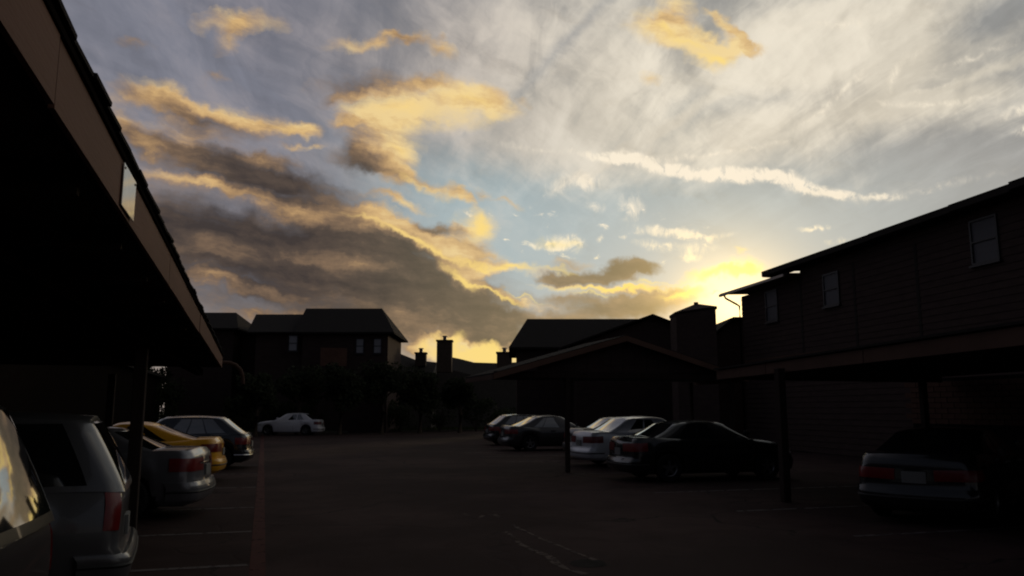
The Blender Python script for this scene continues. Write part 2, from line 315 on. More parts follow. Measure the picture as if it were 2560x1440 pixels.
# ------------------------------------------------------------------ mesh helpers
class G:
    def __init__(s): s.v = []; s.f = []
    def quad(s, *p):
        n = len(s.v); s.v += [tuple(q) for q in p]; s.f.append(tuple(range(n, n + len(p)))); return s
    def hexa(s, p):                       # 8 corners: bottom 4 (ccw), top 4
        n = len(s.v); s.v += [tuple(q) for q in p]
        s.f += [(n+3, n+2, n+1, n), (n+4, n+5, n+6, n+7)] + [(n+i, n+(i+1) % 4, n+4+(i+1) % 4, n+4+i) for i in range(4)]
        return s
    def box(s, x0, x1, y0, y1, z0, z1):
        return s.hexa([(x0, y0, z0), (x1, y0, z0), (x1, y1, z0), (x0, y1, z0), (x0, y0, z1), (x1, y0, z1), (x1, y1, z1), (x0, y1, z1)])
    def slab(s, a, b, w, z0, z1):         # box between plan points a and b, offset w to the left side
        d = Vector((b[0]-a[0], b[1]-a[1])).normalized(); n = Vector((-d.y, d.x)) * w
        p = [a, b, (b[0]+n.x, b[1]+n.y), (a[0]+n.x, a[1]+n.y)]
        if w < 0: p = p[::-1]
        return s.hexa([(q[0], q[1], z0) for q in p] + [(q[0], q[1], z1) for q in p])
    def prism(s, poly, ext):              # planar polygon (3D) extruded by vector ext
        n = len(s.v); k = len(poly); e = Vector(ext)
        s.v += [tuple(q) for q in poly] + [tuple(Vector(q) + e) for q in poly]
        s.f += [tuple(range(n+k-1, n-1, -1)), tuple(range(n+k, n+2*k))] + [(n+i, n+(i+1) % k, n+k+(i+1) % k, n+k+i) for i in range(k)]
        return s
    def tube(s, pts, rs, k=10, cap=True):
        rings = []
        for i, p in enumerate(pts):
            p = Vector(p); a = Vector(pts[max(i-1, 0)]); b = Vector(pts[min(i+1, len(pts)-1)])
            d = (b - a).normalized(); u = d.cross(Vector((0, 0, 1)))
            if u.length < .01: u = Vector((1, 0, 0))
            u.normalize(); w = d.cross(u); r = rs[i] if isinstance(rs, (list, tuple)) else rs
            n = len(s.v); rings.append(n)
            s.v += [tuple(p + u * (r * math.cos(t * 2 * math.pi / k)) + w * (r * math.sin(t * 2 * math.pi / k))) for t in range(k)]
        for a, b in zip(rings, rings[1:]):
            s.f += [(a+t, a+(t+1) % k, b+(t+1) % k, b+t) for t in range(k)]
        if cap: s.f += [tuple(range(rings[0]+k-1, rings[0]-1, -1)), tuple(range(rings[-1], rings[-1]+k))]
        return s
    def mesh(s, name):
        me = bpy.data.meshes.new(name); me.from_pydata(s.v, [], s.f); me.validate(); me.update(); return me
def link(name, me, m, parent=None, smooth=None, bevel=0):
    if m is not None and not me.materials: me.materials.append(m)
    o = bpy.data.objects.new(name, me); C.objects.link(o)
    if parent is not None: o.parent = parent
    if smooth:
        me.polygons.foreach_set('use_smooth', [True] * len(me.polygons)); me.set_sharp_from_angle(angle=math.radians(smooth))
    return o
def part(name, g, m, parent, smooth=None, bevel=0):     # g in world coordinates, the thing is not rotated
    L = parent.location if parent.parent is None else parent.parent.location + parent.location
    g.v = [(a-L.x, b-L.y, c_-L.z) for a, b, c_ in g.v]
    me = g.mesh(name)
    if bevel:
        bm = bmesh.new(); bm.from_mesh(me); bmesh.ops.remove_doubles(bm, verts=bm.verts, dist=1e-5)
        bmesh.ops.bevel(bm, geom=[e_ for e_ in bm.edges], offset=bevel, segments=1, affect='EDGES'); bm.to_mesh(me); bm.free()
    return link(name, me, m, parent, smooth)
def subpart(name, g, m, parent):                        # child of a part whose own origin equals the thing's
    L = parent.parent.location
    g.v = [(a-L.x, b-L.y, c_-L.z) for a, b, c_ in g.v]
    return link(name, g.mesh(name), m, parent)
def thing(name, label, cat, loc=(0, 0, 0), rz=0, group=None):
    o = bpy.data.objects.new(name, None); C.objects.link(o); o.empty_display_size = .2
    o.location = loc; o.rotation_euler = (0, 0, rz); o['label'] = label; o['category'] = cat
    if group: o['group'] = group
    return o
def struct(name, g, m, smooth=None):
    o = link(name, g.mesh(name), m, None, smooth); o['kind'] = 'structure'; return o
def PD(px, py, dep):                                    # point seen at a pixel, at camera depth dep
    a = ray(px, py); k = dep / (a[0]*FW[0] + a[1]*FW[1]); return Vector((a[0]*k, a[1]*k, CZ + a[2]*k))
def ATZ(px, py, z):
    a = ray(px, py); k = (z - CZ) / a[2]; return Vector((a[0]*k, a[1]*k, z))

# ------------------------------------------------------------------ ground
GR = mat('bare_ground', (.035, .035, .022), .95, var=.3, scale=.6, bump=.4, bscale=6)
struct('ground', G().quad((-900, -900, -.02), (900, -900, -.02), (900, 900, -.02), (-900, 900, -.02)), GR)
# asphalt: worn, patched, slightly warm grey, with fine stones
A = bpy.data.materials.new('worn_asphalt'); A.use_nodes = True; at = A.node_tree; ab = at.nodes['Principled BSDF']
nt_keep = nt; nt = at; NL = nt.links.new
tco = N('ShaderNodeTexCoord').outputs['Object']
big = noise(tco, .22, 5, .6); mid = noise(tco, 1.3, 5, .6, .4); fin = noise(tco, 60, 3, .6)
vor = N('ShaderNodeTexVoronoi', feature='DISTANCE_TO_EDGE'); NL(vmth('ADD', tco, vmth('SCALE', noise(tco, .9, 4, col=True), s=1.6)), vor.inputs['Vector']); vor.inputs['Scale'].default_value = .23
crk = sst(vor.outputs['Distance'], .002, .012, 1.0, 0.0)
ac = mixc(sst(big, .40, .60), (.031, .0200, .0185, 1), (.054, .0345, .0315, 1))
ac = mixc(sst(mid, .45, .7, 0, .55), ac, (.028, .0165, .015, 1))
ac = mixc(sst(fin, .5, .75, 0, .4), ac, (.075, .056, .050, 1))
ac = mixc(mth('MULTIPLY', crk, sst(big, .4, .6)), ac, (.015, .014, .013, 1))
NL(ac, ab.inputs['Base Color']); ab.inputs['Roughness'].default_value = .88; ab.inputs['Specular IOR Level'].default_value = .04
bpn = N('ShaderNodeBump'); bpn.inputs['Strength'].default_value = .5; bpn.inputs['Distance'].default_value = .01
NL(mth('ADD', fin, mth('MULTIPLY', crk, -1.0)), bpn.inputs['Height']); NL(bpn.outputs[0], ab.inputs['Normal'])
nt = nt_keep; NL = nt.links.new
struct('parking_lot', G().quad((-14, -30, 0), (24, -30, 0), (24, 62.2, 0), (-14, 55.8, 0)), A)
# far kerb and the lawn beyond it
kl, kr = (-30.0, 53.4), (30.0, 63.4)
def kerb_y(x): return kl[1] + (x - kl[0]) / 60 * 10
KC = mat('kerb_concrete', (.11, .10, .085), .9, var=.2, bump=.3)
struct('kerb', G().slab(kl, kr, .15, -.01, .13), KC)
LAWN = mat('lawn_soil', (.04, .045, .02), .95, var=.3, scale=1.2, bump=.4)
struct('lawn', G().prism([(-60, kerb_y(-60)+.15, .10), (60, kerb_y(60)+.15, .10), (60, 78, .18), (-60, 78, .18)], (0, 0, -.1)), LAWN)
g = G()
for i in range(9000):
    x = random.uniform(-12, 26); y = kerb_y(x) + .2 + random.random()**1.6 * 10; h = random.uniform(.05, .16); a = random.random()*6.28
    z = .11; dx, dy = math.cos(a)*.03, math.sin(a)*.03
    g.quad((x-dx, y-dy, z), (x+dx, y+dy, z), (x+random.uniform(-.05, .05), y+random.uniform(-.05, .05), z+h))
o = link('grass', g.mesh('grass'), mat('grass_blade', (.045, .06, .02), .8, var=.4, scale=.7)); o['kind'] = 'stuff'; o['label'] = 'short dark grass on the lawn behind the far kerb'

# painted markings (flat print on the asphalt)
def worn(name, col, gaps, sc):
    m = mat(name, col, .8, var=.25, scale=3)
    t = m.node_tree; b = t.nodes['Principled BSDF']
    tx = t.nodes.new('ShaderNodeTexCoord'); q = t.nodes.new('ShaderNodeTexNoise'); q.inputs['Scale'].default_value = sc; q.inputs['Detail'].default_value = 6; q.inputs['Roughness'].default_value = .7
    t.links.new(tx.outputs['Object'], q.inputs['Vector'])
    r = t.nodes.new('ShaderNodeMapRange'); t.links.new(q.outputs[0], r.inputs[0]); r.inputs[1].default_value = gaps - .06; r.inputs[2].default_value = gaps + .06
    t.links.new(r.outputs[0], b.inputs['Alpha']); return m
WLINE = worn('worn_white_paint', (.105, .09, .088), .42, 5)
RLINE = worn('worn_red_paint', (.060, .019, .016), .36, 4)
for i, y in enumerate((1.9, 4.3, 6.7, 9.15, 11.6, 14.4, 18.1, 21.9, 25.2)):
    struct('stall_line', G().quad((-5.6, y-.05, .004), (-.08, y-.05, .004), (-.08, y+.05, .004), (-5.6, y+.05, .004)), WLINE)
struct('red_line', G().quad((-.07, -8, .004), (.09, -8, .004), (.10, 55, .004), (-.06, 55, .004)), RLINE)
for y in (6.2, 8.9, 11.6, 14.6, 19.4, 24.5, 27.4, 30.2, 33.2):
    struct('stall_line', G().quad((7.3, y-.05, .004), (13.0, y-.05, .004), (13.0, y+.05, .004), (7.3, y+.05, .004)), WLINE)
# a broken seam with pale edges and a shallow hole at its near end
PATCH = worn('crumbled_asphalt_edge', (.072, .052, .045), .44, 7)
HOLE = mat('exposed_dark_base', (.016, .014, .013), .95, var=.3, bump=.5)
def ribbon(pts, w0, w1_, z):
    g = G(); P = [ATZ(a, b, z) for a, b in pts]; n = len(P); prev = None
    for i, p in enumerate(P):
        d = (P[min(i+1, n-1)] - P[max(i-1, 0)]).normalized(); s_ = Vector((-d.y, d.x, 0))
        w = (w0 + (w1_-w0)*i/(n-1)) * random.uniform(.6, 1.3); cur = (p - s_*w/2, p + s_*w/2)
        if prev: g.quad(prev[0], prev[1], cur[1], cur[0])
        prev = cur
    return g
struct('asphalt_seam', ribbon([(1160, 1284), (1175, 1292), (1190, 1297), (1215, 1286), (1235, 1286), (1250, 1292)], .05, .07, .004), PATCH)
struct('asphalt_seam', ribbon([(1282, 1312), (1300, 1322), (1325, 1333), (1350, 1346), (1380, 1357), (1410, 1369), (1435, 1380), (1465, 1391), (1490, 1400)], .05, .08, .004), PATCH)
struct('asphalt_seam', ribbon([(1262, 1328), (1285, 1343), (1300, 1360), (1340, 1378), (1375, 1392), (1390, 1408), (1420, 1424), (1470, 1436)], .06, .10, .004), PATCH)
hp = [ATZ(1440 + 50 + 52*math.cos(t*.524)*random.uniform(.8, 1.1) - 20, 1408 + 11*math.sin(t*.524), .003) for t in range(12)]
struct('pothole', G().quad(*hp[::-1]), HOLE)

# ------------------------------------------------------------------ left carport
def xl(y): return -.67 - .0152 * (y - 2.3)
Y0, Y1 = -3.0, 19.3
cp = thing('carport', 'long open carport over the two minivans with pale fascia and shingled roof edge', 'carport', (-3.4, 8, 0))
g = G(); T = .02
joints = [-3.0, -.2, 2.75, 6.6, 8.2, 10.6, 13.6, 16.6, 19.3]
for a, b in zip(joints, joints[1:]):
    dz = random.uniform(-.004, .004); gap = .012
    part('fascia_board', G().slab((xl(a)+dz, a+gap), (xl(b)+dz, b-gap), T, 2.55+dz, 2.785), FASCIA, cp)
part('fascia_backing', G().slab((xl(Y0)-T-.004, Y0), (xl(Y1)-T-.004, Y1), .04, 2.56, 2.80), DARK, cp)
part('drip_edge', G().slab((xl(Y0)+.012, Y0), (xl(Y1)+.012, Y1), .04, 2.787, 2.812), NEARBLACK, cp)
sl_ = .09
def roofpt(y, d, z=0): return (xl(y)+.015-d, y, 2.808 + z + d*sl_)
part('roof_deck', G().prism([roofpt(Y0, .02), roofpt(Y1, .02), (xl(Y1)-6.2, Y1, 2.818+6.2*sl_), (xl(Y0)-6.2, Y0, 2.818+6.2*sl_)], (0, 0, .02)), SHINGLE, cp)
part('soffit', G().prism([(xl(Y0)-.065, Y0, 2.62), (xl(Y1)-.065, Y1, 2.62), (xl(Y1)-6.2, Y1, 2.70), (xl(Y0)-6.2, Y0, 2.70)], (0, 0, .03)), SOFFIT, cp)
part('end_fascia', G().box(xl(Y1)-6.2, xl(Y1)-.03, Y1+.002, Y1+.03, 2.55, 2.81), FASCIA2, cp)
tab = G(); tab.box(-.34, .022, -.155, .155, 0, .018); tme = tab.mesh('shingle')
tme.materials.append(SHINGLE)
y = Y0; L = cp.location
while y < Y1:                                             # shingle tabs of the eave courses, one by one
    for row in range(2):
        o = bpy.data.objects.new('shingle', tme); C.objects.link(o); o.parent = cp
        yy = y + (.16 if row else 0)
        o.location = (xl(yy) - row*.16 + random.uniform(-.008, .012) - L.x, yy - L.y, 2.832 + row*.022 + random.uniform(0, .008))
        o.rotation_euler = (0, math.atan(sl_) + random.uniform(-.02, .03), random.uniform(-.02, .02))
    y += .318
for x, y in ((-1.5, .6), (-1.46, 10.8), (-3.1, 18.9)):
    part('post', G().box(x-.07, x+.07, y-.07, y+.07, 0, 2.358), WOOD, cp, bevel=.008)
part('beam', G().box(-1.46, -1.32, Y0+.1, Y1-.1, 2.36, 2.497), NEARBLACK, cp)
for y in (-2.5, 3.5, 9.4, 18.9):
    part('post', G().box(-6.3, -6.16, y-.07, y+.07, 0, 2.497), WOOD, cp, bevel=.008)
e0 = Vector((xl(Y1)-.02, Y1+.10, 2.66))
part('downspout', G().tube([e0, e0+Vector((.16, .02, .0)), e0+Vector((.30, .02, -.05)), e0+Vector((.41, .02, -.16)), e0+Vector((.46, .02, -.30)), e0+Vector((.48, .02, -.48))], .045, 8), FASCIA2, cp, smooth=50)
y = Y0 + .6
while y < Y1:
    part('rafter', G().box(xl(y)-6.1, xl(y)-.10, y-.025, y+.025, 2.50, 2.617), WOOD, cp); y += 1.22
# plaque on the fascia
def pl(px, py):
    a = ray(px, py); k = -.66 / a[0]; return Vector((-.66, a[1]*k, CZ+a[2]*k))
sx = xl(4.2) + .006
sg = thing('stall_number_plaque', 'small pale rectangular plaque fixed to the fascia of the left carport', 'sign', (sx, 4.25, 2.67))
part('plate', G().box(sx, sx+.006, 4.10, 4.47, 2.565, 2.775), mat('plaque_enamel', (.62, .56, .50), .22, var=.25, scale=9, coat=.6), sg, bevel=.002)
for yy in (4.13, 4.44):
    part('screw', G().tube([(sx+.006, yy, 2.755), (sx+.010, yy, 2.755)], .006, 8), METAL, sg)
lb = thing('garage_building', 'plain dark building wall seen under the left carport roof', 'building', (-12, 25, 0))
part('wall', G().box(-16, -7.3, -6, 64, 0, 3.9), NEARBLACK, lb); part('roof', G().box(-16.3, -7.0, -6.3, 64.3, 3.902, 4.05), SHINGLE, lb)
# back fence under the left carport
bw = thing('board_fence', 'dark board fence closing the back of the left carport', 'fence', (-6.6, 10, 0))
bd = G().box(-.012, .012, -.069, .069, 0, 1.9).mesh('board'); bd.materials.append(WOOD)
for i in range(150):
    o = bpy.data.objects.new('board', bd); C.objects.link(o); o.parent = bw
    o.location = (random.uniform(-.006, .006), -11 + i*.15, random.uniform(-.01, .01))
part('rail', G().box(-6.66, -6.615, -1, 21.5, .4, .49), WOOD, bw); part('rail', G().box(-6.66, -6.615, -1, 21.5, 1.5, 1.59), WOOD, bw)

# ------------------------------------------------------------------ right carport
def xr_(y): return 7.66 + (y - 6.52) * .222
cr2 = thing('carport', 'low open carport with dull fascia in front of the long two storey building', 'carport', (10.5, 9, 0))
R0, R1 = -1.0, 16.2
js = [R0, 2.6, 6.2, 9.8, 13.4, R1]
for a, b in zip(js, js[1:]):
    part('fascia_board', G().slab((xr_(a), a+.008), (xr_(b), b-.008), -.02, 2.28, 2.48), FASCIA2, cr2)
part('fascia_backing', G().slab((xr_(R0)+.024, R0), (xr_(R1)+.024, R1), -.04, 2.29, 2.49), DARK, cr2)
part('roof', G().prism([(xr_(R0)-.04, R0, 2.50), (xr_(R1)-.04, R1+.05, 2.50), (xr_(R1)+6.5, R1+.05, 2.72), (xr_(R0)+6.5, R0, 2.72)], (0, 0, .035)), SHINGLE, cr2)
part('soffit', G().prism([(xr_(R0)+.07, R0, 2.34), (xr_(R1)+.07, R1, 2.34), (xr_(R1)+6.4, R1, 2.42), (xr_(R0)+6.4, R0, 2.42)], (0, 0, .03)), SOFFIT, cr2)
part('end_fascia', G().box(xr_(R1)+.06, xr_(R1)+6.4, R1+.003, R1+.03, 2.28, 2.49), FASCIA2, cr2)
for (x, y) in ((8.86, 12.5), (7.35, 4.3), (15.2, 15.8), (14.2, 11.0), (13.2, 6.0)):
    part('post', G().box(x-.07, x+.07, y-.07, y+.07, 0, 2.34), WOOD, cr2, bevel=.008)

# ------------------------------------------------------------------ gabled carport
gc = thing('gabled_carport', 'open carport with a wide low gable end behind the parked sedans', 'carport', (9.26, 21, 0))
GY, GE, GX0, GXr, GX1, ZE, ZR = 20.0, 22.7, 5.55, 9.26, 12.97, 2.50, 3.50
for sgn, xe in ((-1, GX0), (1, GX1)):
    part('roof_slope', G().prism([(xe, GY-.25, ZE), (GXr, GY-.25, ZR+.06), (GXr, GE, ZR+.06), (xe, GE, ZE)][::(-sgn)], (0, 0, .04)), SHINGLE, gc)
    a = (xe, GY-.27, ZE-.13); b = (GXr, GY-.27, ZR-.07)
    part('rake_board', G().prism([a, b, (b[0], b[1], b[2]+.15), (a[0], a[1], a[2]+.15)], (0, .018, 0)), RAKE, gc)
    part('eave_board', G().box(xe-.01 if sgn < 0 else xe-.015, xe+.015 if sgn < 0 else xe+.01, GY-.25, GE, ZE-.13, ZE-.005), FASCIA2, gc)
n_ = 18
for i in range(n_):                                       # gable boards
    x0 = 6.1 + i*(6.32/n_); x1 = x0 + 6.32/n_ - .012
    def zt(x): return ZR - .06 - abs(x-GXr)*(ZR+.06-ZE)/(GXr-GX0)
    zb = 2.62
    if zt(x0) > zb+.02 and zt(x1) > zb+.02:
        part('gable_board', G().prism([(x0, GY, zb), (x1, GY, zb), (x1, GY, zt(x1)), (x0, GY, zt(x0))], (0, .02, 0)), SIDING, gc)
part('tie_beam', G().box(GX0+.1, GX1-.1, GY-.02, GY+.12, 2.44, 2.60), WOOD, gc)
part('ceiling', G().box(GX0+.05, GX1-.05, GY+.13, GE-.05, 2.47, 2.49), SOFFIT, gc)
for (x, y) in ((7.65, 20.05), (12.6, 20.05), (12.7, 22.5)):
    part('post', G().box(x-.055, x+.055, y-.055, y+.055, 0, 2.44), WOOD, gc, bevel=.008)

# ------------------------------------------------------------------ windows
def window(parent, c0, r, up, w, h, nrm, blinds=True):
    """frame > pane on a wall; c0 centre, r unit right vector, nrm outward"""
    c0, r, up, nrm = Vector(c0), Vector(r), Vector(up), Vector(nrm)
    def ob(u0, u1, v0, v1, d0, d1):
        q = [c0 + r*a + up*b for a, b in ((u0, v0), (u1, v0), (u1, v1), (u0, v1))]
        return [p + nrm*d0 for p in q] + [p + nrm*d1 for p in q]
    g = G(); t = .06
    for a in ((-w/2, w/2, h/2-t, h/2), (-w/2, w/2, -h/2, -h/2+t), (-w/2, -w/2+t, -h/2+t, h/2-t), (w/2-t, w/2, -h/2+t, h/2-t), (-w/2+t, w/2-t, -.02, .02)):
        g.hexa(ob(*a, .004, .07))
    f = part('window', g, FRAME, parent)
    subpart('pane', G().hexa(ob(-w/2+t, w/2-t, .022, h/2-t, .02, .035)), (BLIND if blinds == 1 else BLIND2), f)
    subpart('pane', G().hexa(ob(-w/2+t, w/2-t, -h/2+t, -.022, .012, .027)), (BLIND if blinds == 1 else BLIND2), f)
    subpart('sill', G().hexa(ob(-w/2-.05, w/2+.05, -h/2-.06, -h/2-.004, .004, .12)), FRAME, f)

# ------------------------------------------------------------------ right building
M_ = .121
def xe_(y): return 17.66 + (y - 14.65) * M_
rb = thing('apartment_building', 'long dark two storey apartment building on the right with overhanging eaves and gutter', 'building', (21, 15, 0))
sec = [(-2.0, 5.0, 7.32), (5.0, 15.14, 7.28), (15.14, 17.29, 7.235), (17.29, 20.93, 7.215), (20.93, 28.11, 7.20)]
for a, b, z in sec:
    part('roof', G().prism([(xe_(a), a, z-.03), (xe_(b), b, z-.03), (xe_(b)+5.0, b, z+.42), (xe_(a)+5.0, a, z+.42)], (0, 0, .035)), SHINGLE, rb)
    part('roof', G().prism([(xe_(a)+5.0, a, z+.42), (xe_(b)+5.0, b, z+.42), (xe_(b)+10, b, z-.03), (xe_(a)+10, a, z-.03)], (0, 0, .035)), SHINGLE, rb)
    part('eave_board', G().slab((xe_(a)+.005, a), (xe_(b)+.005, b-.004), -.03, z-.19, z-.035), SOFFIT, rb)
    part('soffit', G().slab((xe_(a)+.04, a), (xe_(b)+.04, b-.004), -.6, z-.20, z-.17), SOFFIT, rb)
part('end_board', G().box(xe_(28.11)+.03, xe_(28.11)+9.8, 28.08, 28.105, 6.98, 7.16), SOFFIT, rb)
part('wall', G().hexa([(xe_(-2)+.6, -2, 0), (xe_(-2)+9.4, -2, 0), (xe_(26.1)+9.4, 26.1, 0), (xe_(26.1)+.6, 26.1, 0)] + [(xe_(-2)+.6, -2, 7.09), (xe_(-2)+9.4, -2, 7.09), (xe_(26.1)+9.4, 26.1, 7.03), (xe_(26.1)+.6, 26.1, 7.03)]), SIDING, rb)
# lower far wing of the same building
part('wall', G().hexa([(xe_(26.2)+.63, 26.104, 0), (xe_(26.2)+9.3, 26.104, 0), (xe_(31.1)+9.3, 31.1, 0), (xe_(31.1)+.6, 31.1, 0)] + [(xe_(26.2)+.63, 26.104, 6.62), (xe_(26.2)+9.3, 26.104, 6.62), (xe_(31.1)+9.3, 31.1, 6.62), (xe_(31.1)+.6, 31.1, 6.62)]), SIDING, rb)
part('roof', G().prism([(xe_(26.1), 26.108, 6.78), (xe_(32.1), 32.1, 6.82), (xe_(32.1)+5, 32.1, 7.08), (xe_(26.1)+5, 26.108, 7.08)], (0, 0, .04)), SHINGLE, rb)
part('roof', G().prism([(xe_(26.1)+5, 26.108, 7.08), (xe_(32.1)+5, 32.1, 7.08), (xe_(32.1)+10, 32.1, 6.8), (xe_(26.1)+10, 26.108, 6.8)], (0, 0, .04)), SHINGLE, rb)
gp = []
part('gutter', G().slab((xe_(26.2)-.11, 26.2), (xe_(32.0)-.11, 32.0), -.10, 6.70, 6.80), METAL, rb)
part('downspout', G().tube([(xe_(31.5), 31.6, 6.70), (xe_(31.5)+.03, 31.55, 6.58), (xe_(31.2)+.42, 31.28, 6.30), (xe_(31.2)+.52, 31.18, 6.20), (xe_(31.2)+.52, 31.17, 5.6), (xe_(31.2)+.52, 31.17, .2)], .045, 8), NEARBLACK, rb, smooth=50)
part('trim_band', G().slab((xe_(-2)+.568, -2), (xe_(31)+.568, 31), -.028, 3.55, 3.75), FASCIA2, rb)
for j in range(34):                                       # lapped siding boards, each one leaning a little off the wall
    z0 = .05 + j*.205
    a0, a1 = Vector((xe_(-1.98)+.598, -1.98, 0)), Vector((xe_(26.08 if j > 31 else 31.08)+.598, 26.08 if j > 31 else 31.08, 0)); nn_ = Vector((-1, M_, 0)).normalized()
    q = [a0-nn_*.001+Vector((0, 0, z0)), a1-nn_*.001+Vector((0, 0, z0)), a1+nn_*.024+Vector((0, 0, z0)), a0+nn_*.024+Vector((0, 0, z0))]
    q += [a0-nn_*.001+Vector((0, 0, z0+.203)), a1-nn_*.001+Vector((0, 0, z0+.203)), a1+nn_*.006+Vector((0, 0, z0+.203)), a0+nn_*.006+Vector((0, 0, z0+.203))]
    part('siding_board', G().hexa(q), SIDING, rb)
yw = Vector((M_, 1, 0)).normalized(); nw = Vector((-1, M_, 0)).normalized()
for y, z, w, h in ((16.65, 6.15, 1.0, 1.25), (28.35, 5.85, 1.0, 1.3), (24.0, 5.9, 1.0, 1.2)):
    window(rb, (xe_(y)+.6, y, z), -yw, (0, 0, 1), w, h, nw, blinds=2)
for k_, y in enumerate((14.1, 19.4, 22.6, 26.05)):
    part('corner_batten', G().slab((xe_(y)+.57, y), (xe_(y+.12)+.57, y+.12), -.026, 3.76, 6.6), SOFFIT, rb)
rv = thing('brick_wall', 'reddish wall panel under the right carport behind the parked cars', 'wall', (16.6, 12, 0))
bk = G().box(-.02, .02, -.19, .19, 0, .12).mesh('brick'); bk.materials.append(SIDING2)
part('backing', G().box(16.44, 16.56, 3, 17.5, 0, 2.4), DARK, rv)
for j in range(8):
    for i in range(36):
        o = bpy.data.objects.new('brick', bk); C.objects.link(o); o.parent = rv
        o.location = (-.17 + random.uniform(-.006, .004), -8.7 + i*.4 + (j % 2)*.2, 1.25 + j*.135)

# ------------------------------------------------------------------ houses beyond
def hipped(name, label, ridge, eave, dr, de, back, wall_in=.5, zbase=0, wmat=SIDING, cat='house', rmat=SHINGLE, root=None, ends=(0, 0)):
    """ridge=(l,r) pixels at depth dr; eave=(l,r) pixels at depth de; the rear slope mirrors the front"""
    a, b = PD(*ridge[0], dr), PD(*ridge[1], dr); c0, d0 = PD(*eave[0], de), PD(*eave[1], de)
    d0.z = c0.z; b.z = a.z
    F3 = Vector((FW[0], FW[1], 0)); R3 = Vector((RT[0], RT[1], 0))
    c1, d1 = c0 + F3*back, d0 + F3*back
    m0 = (a+b)/2
    t = root or thing(name, label, cat, ((c0+d1)/2).xy.to_3d())
    up = Vector((0, 0, .12))
    if root: up = Vector((0, 0, .10))
    rf = part('roof', G().prism([c0, d0, b, a], up), rmat, t)
    part('roof', G().prism([d1, c1, a, b], up), rmat, t)
    part('roof', G().prism([c1, c0, a], up), rmat, t); part('roof', G().prism([d0, d1, b], up), rmat, t)
    w = wall_in; q = [c0+R3*w+F3*w, d0-R3*w+F3*w, d1-R3*w-F3*w, c1+R3*w-F3*w]
    zt_ = c0.z + .02
    part('wall', G().hexa([(p.x, p.y, zbase) for p in q] + [(p.x, p.y, zt_) for p in q]), wmat, t)
    return t, q, F3, R3
def win_on(t, q, R3, F3, px, py0, py1, wpx, blinds=True):
    # window in the front wall plane through q[0], q[1]
    n = -F3; p0 = q[0]; res = []
    def hit(x, y):
        a_ = Vector(ray(x, y)); o_ = Vector((0, 0, CZ)); k = (Vector((p0.x, p0.y, 0)) - o_).dot(n) / a_.dot(n); return o_ + a_*k
    a = hit(px - wpx/2, py0); b = hit(px + wpx/2, py1)
    window(t, (a+b)/2, R3, (0, 0, 1), (b-a).dot(R3), a.z-b.z, n, blinds)

t, q, F3, R3 = hipped('townhouse', 'dark two storey house left of the chimneys with pale blinds upstairs', ((765, 775), (955, 780)), ((735, 834), (985, 834)), 62, 58, 8)
for x in (900, 944): win_on(t, q, R3, F3, x, 846, 884, 20)
hipped('', '', ((640, 789), (762, 790)), ((618, 833), (775, 833)), 63.2, 58.4, 9, root=t)
win_on(t, [q[0]-F3*.15]+q[1:], R3, F3, 733, 836+2, 878, 22)
part('balcony_panel', G().box(*[sorted((PD(800, 900, 57.5).x, PD(868, 900, 57.5).x))[i] for i in (0, 1)], PD(834, 900, 57.5).y-.05, PD(834, 900, 57.5).y+.05, PD(834, 915, 57.5).z, PD(834, 870, 57.5).z), SIDING2, t)
t, q, F3, R3 = hipped('townhouse', 'dark two storey house whose square roof end shows beside the left carport', ((430, 785), (590, 785)), ((400, 824), (596, 824)), 66, 62, 8)
hipped('', '', ((560, 822), (700, 822)), ((560, 836), (690, 836)), 66, 64, 6, root=t)
win_on(t, q, R3, F3, 540, 846, 880, 14, False); win_on(t, q, R3, F3, 480, 846, 880, 14, False)

# low houses with the chimneys
lh = thing('low_house', 'low dark house roof with chimneys against the yellow horizon', 'house', PD(1100, 1040, 76).xy.to_3d())
def face(pts, dep, thick, nm, m):
    g = G().prism([PD(x, y, dep) for x, y in pts][::-1], Vector((FW[0], FW[1], 0))*thick); return part(nm, g, m, lh)
def low_roof(sky_pts, dep, run, nm='roof'):
    g = G(); P = [PD(x, y, dep) for x, y in sky_pts]; F3_ = Vector((FW[0], FW[1], 0))
    front = [p - F3_*run - Vector((0, 0, run*.33)) for p in P]; back = [p + F3_*run - Vector((0, 0, run*.33)) for p in P]
    for i in range(len(P)-1):
        g.quad(front[i], front[i+1], P[i+1], P[i]); g.quad(P[i], P[i+1], back[i+1], back[i])
    part(nm, g, SHINGLE, lh)
    for L_ in (front, back):
        g = G()
        for i in range(len(P)-1):
            a, b = L_[i], L_[i+1]; g.quad((a.x, a.y, 0), (b.x, b.y, 0), (b.x, b.y, b.z), (a.x, a.y, a.z))
        part('wall', g, PALEBUILD, lh)
    for i in (0, -1):
        part('end_wall', G().quad((front[i].x, front[i].y, 0), (back[i].x, back[i].y, 0), back[i], P[i], front[i]), PALEBUILD, lh)
low_roof([(930, 860), (962, 868), (1000, 884), (1040, 900), (1092, 906)], 70, 4)
low_roof([(1092, 906), (1130, 893), (1150, 897), (1185, 906), (1250, 908), (1300, 905)], 74, 4)
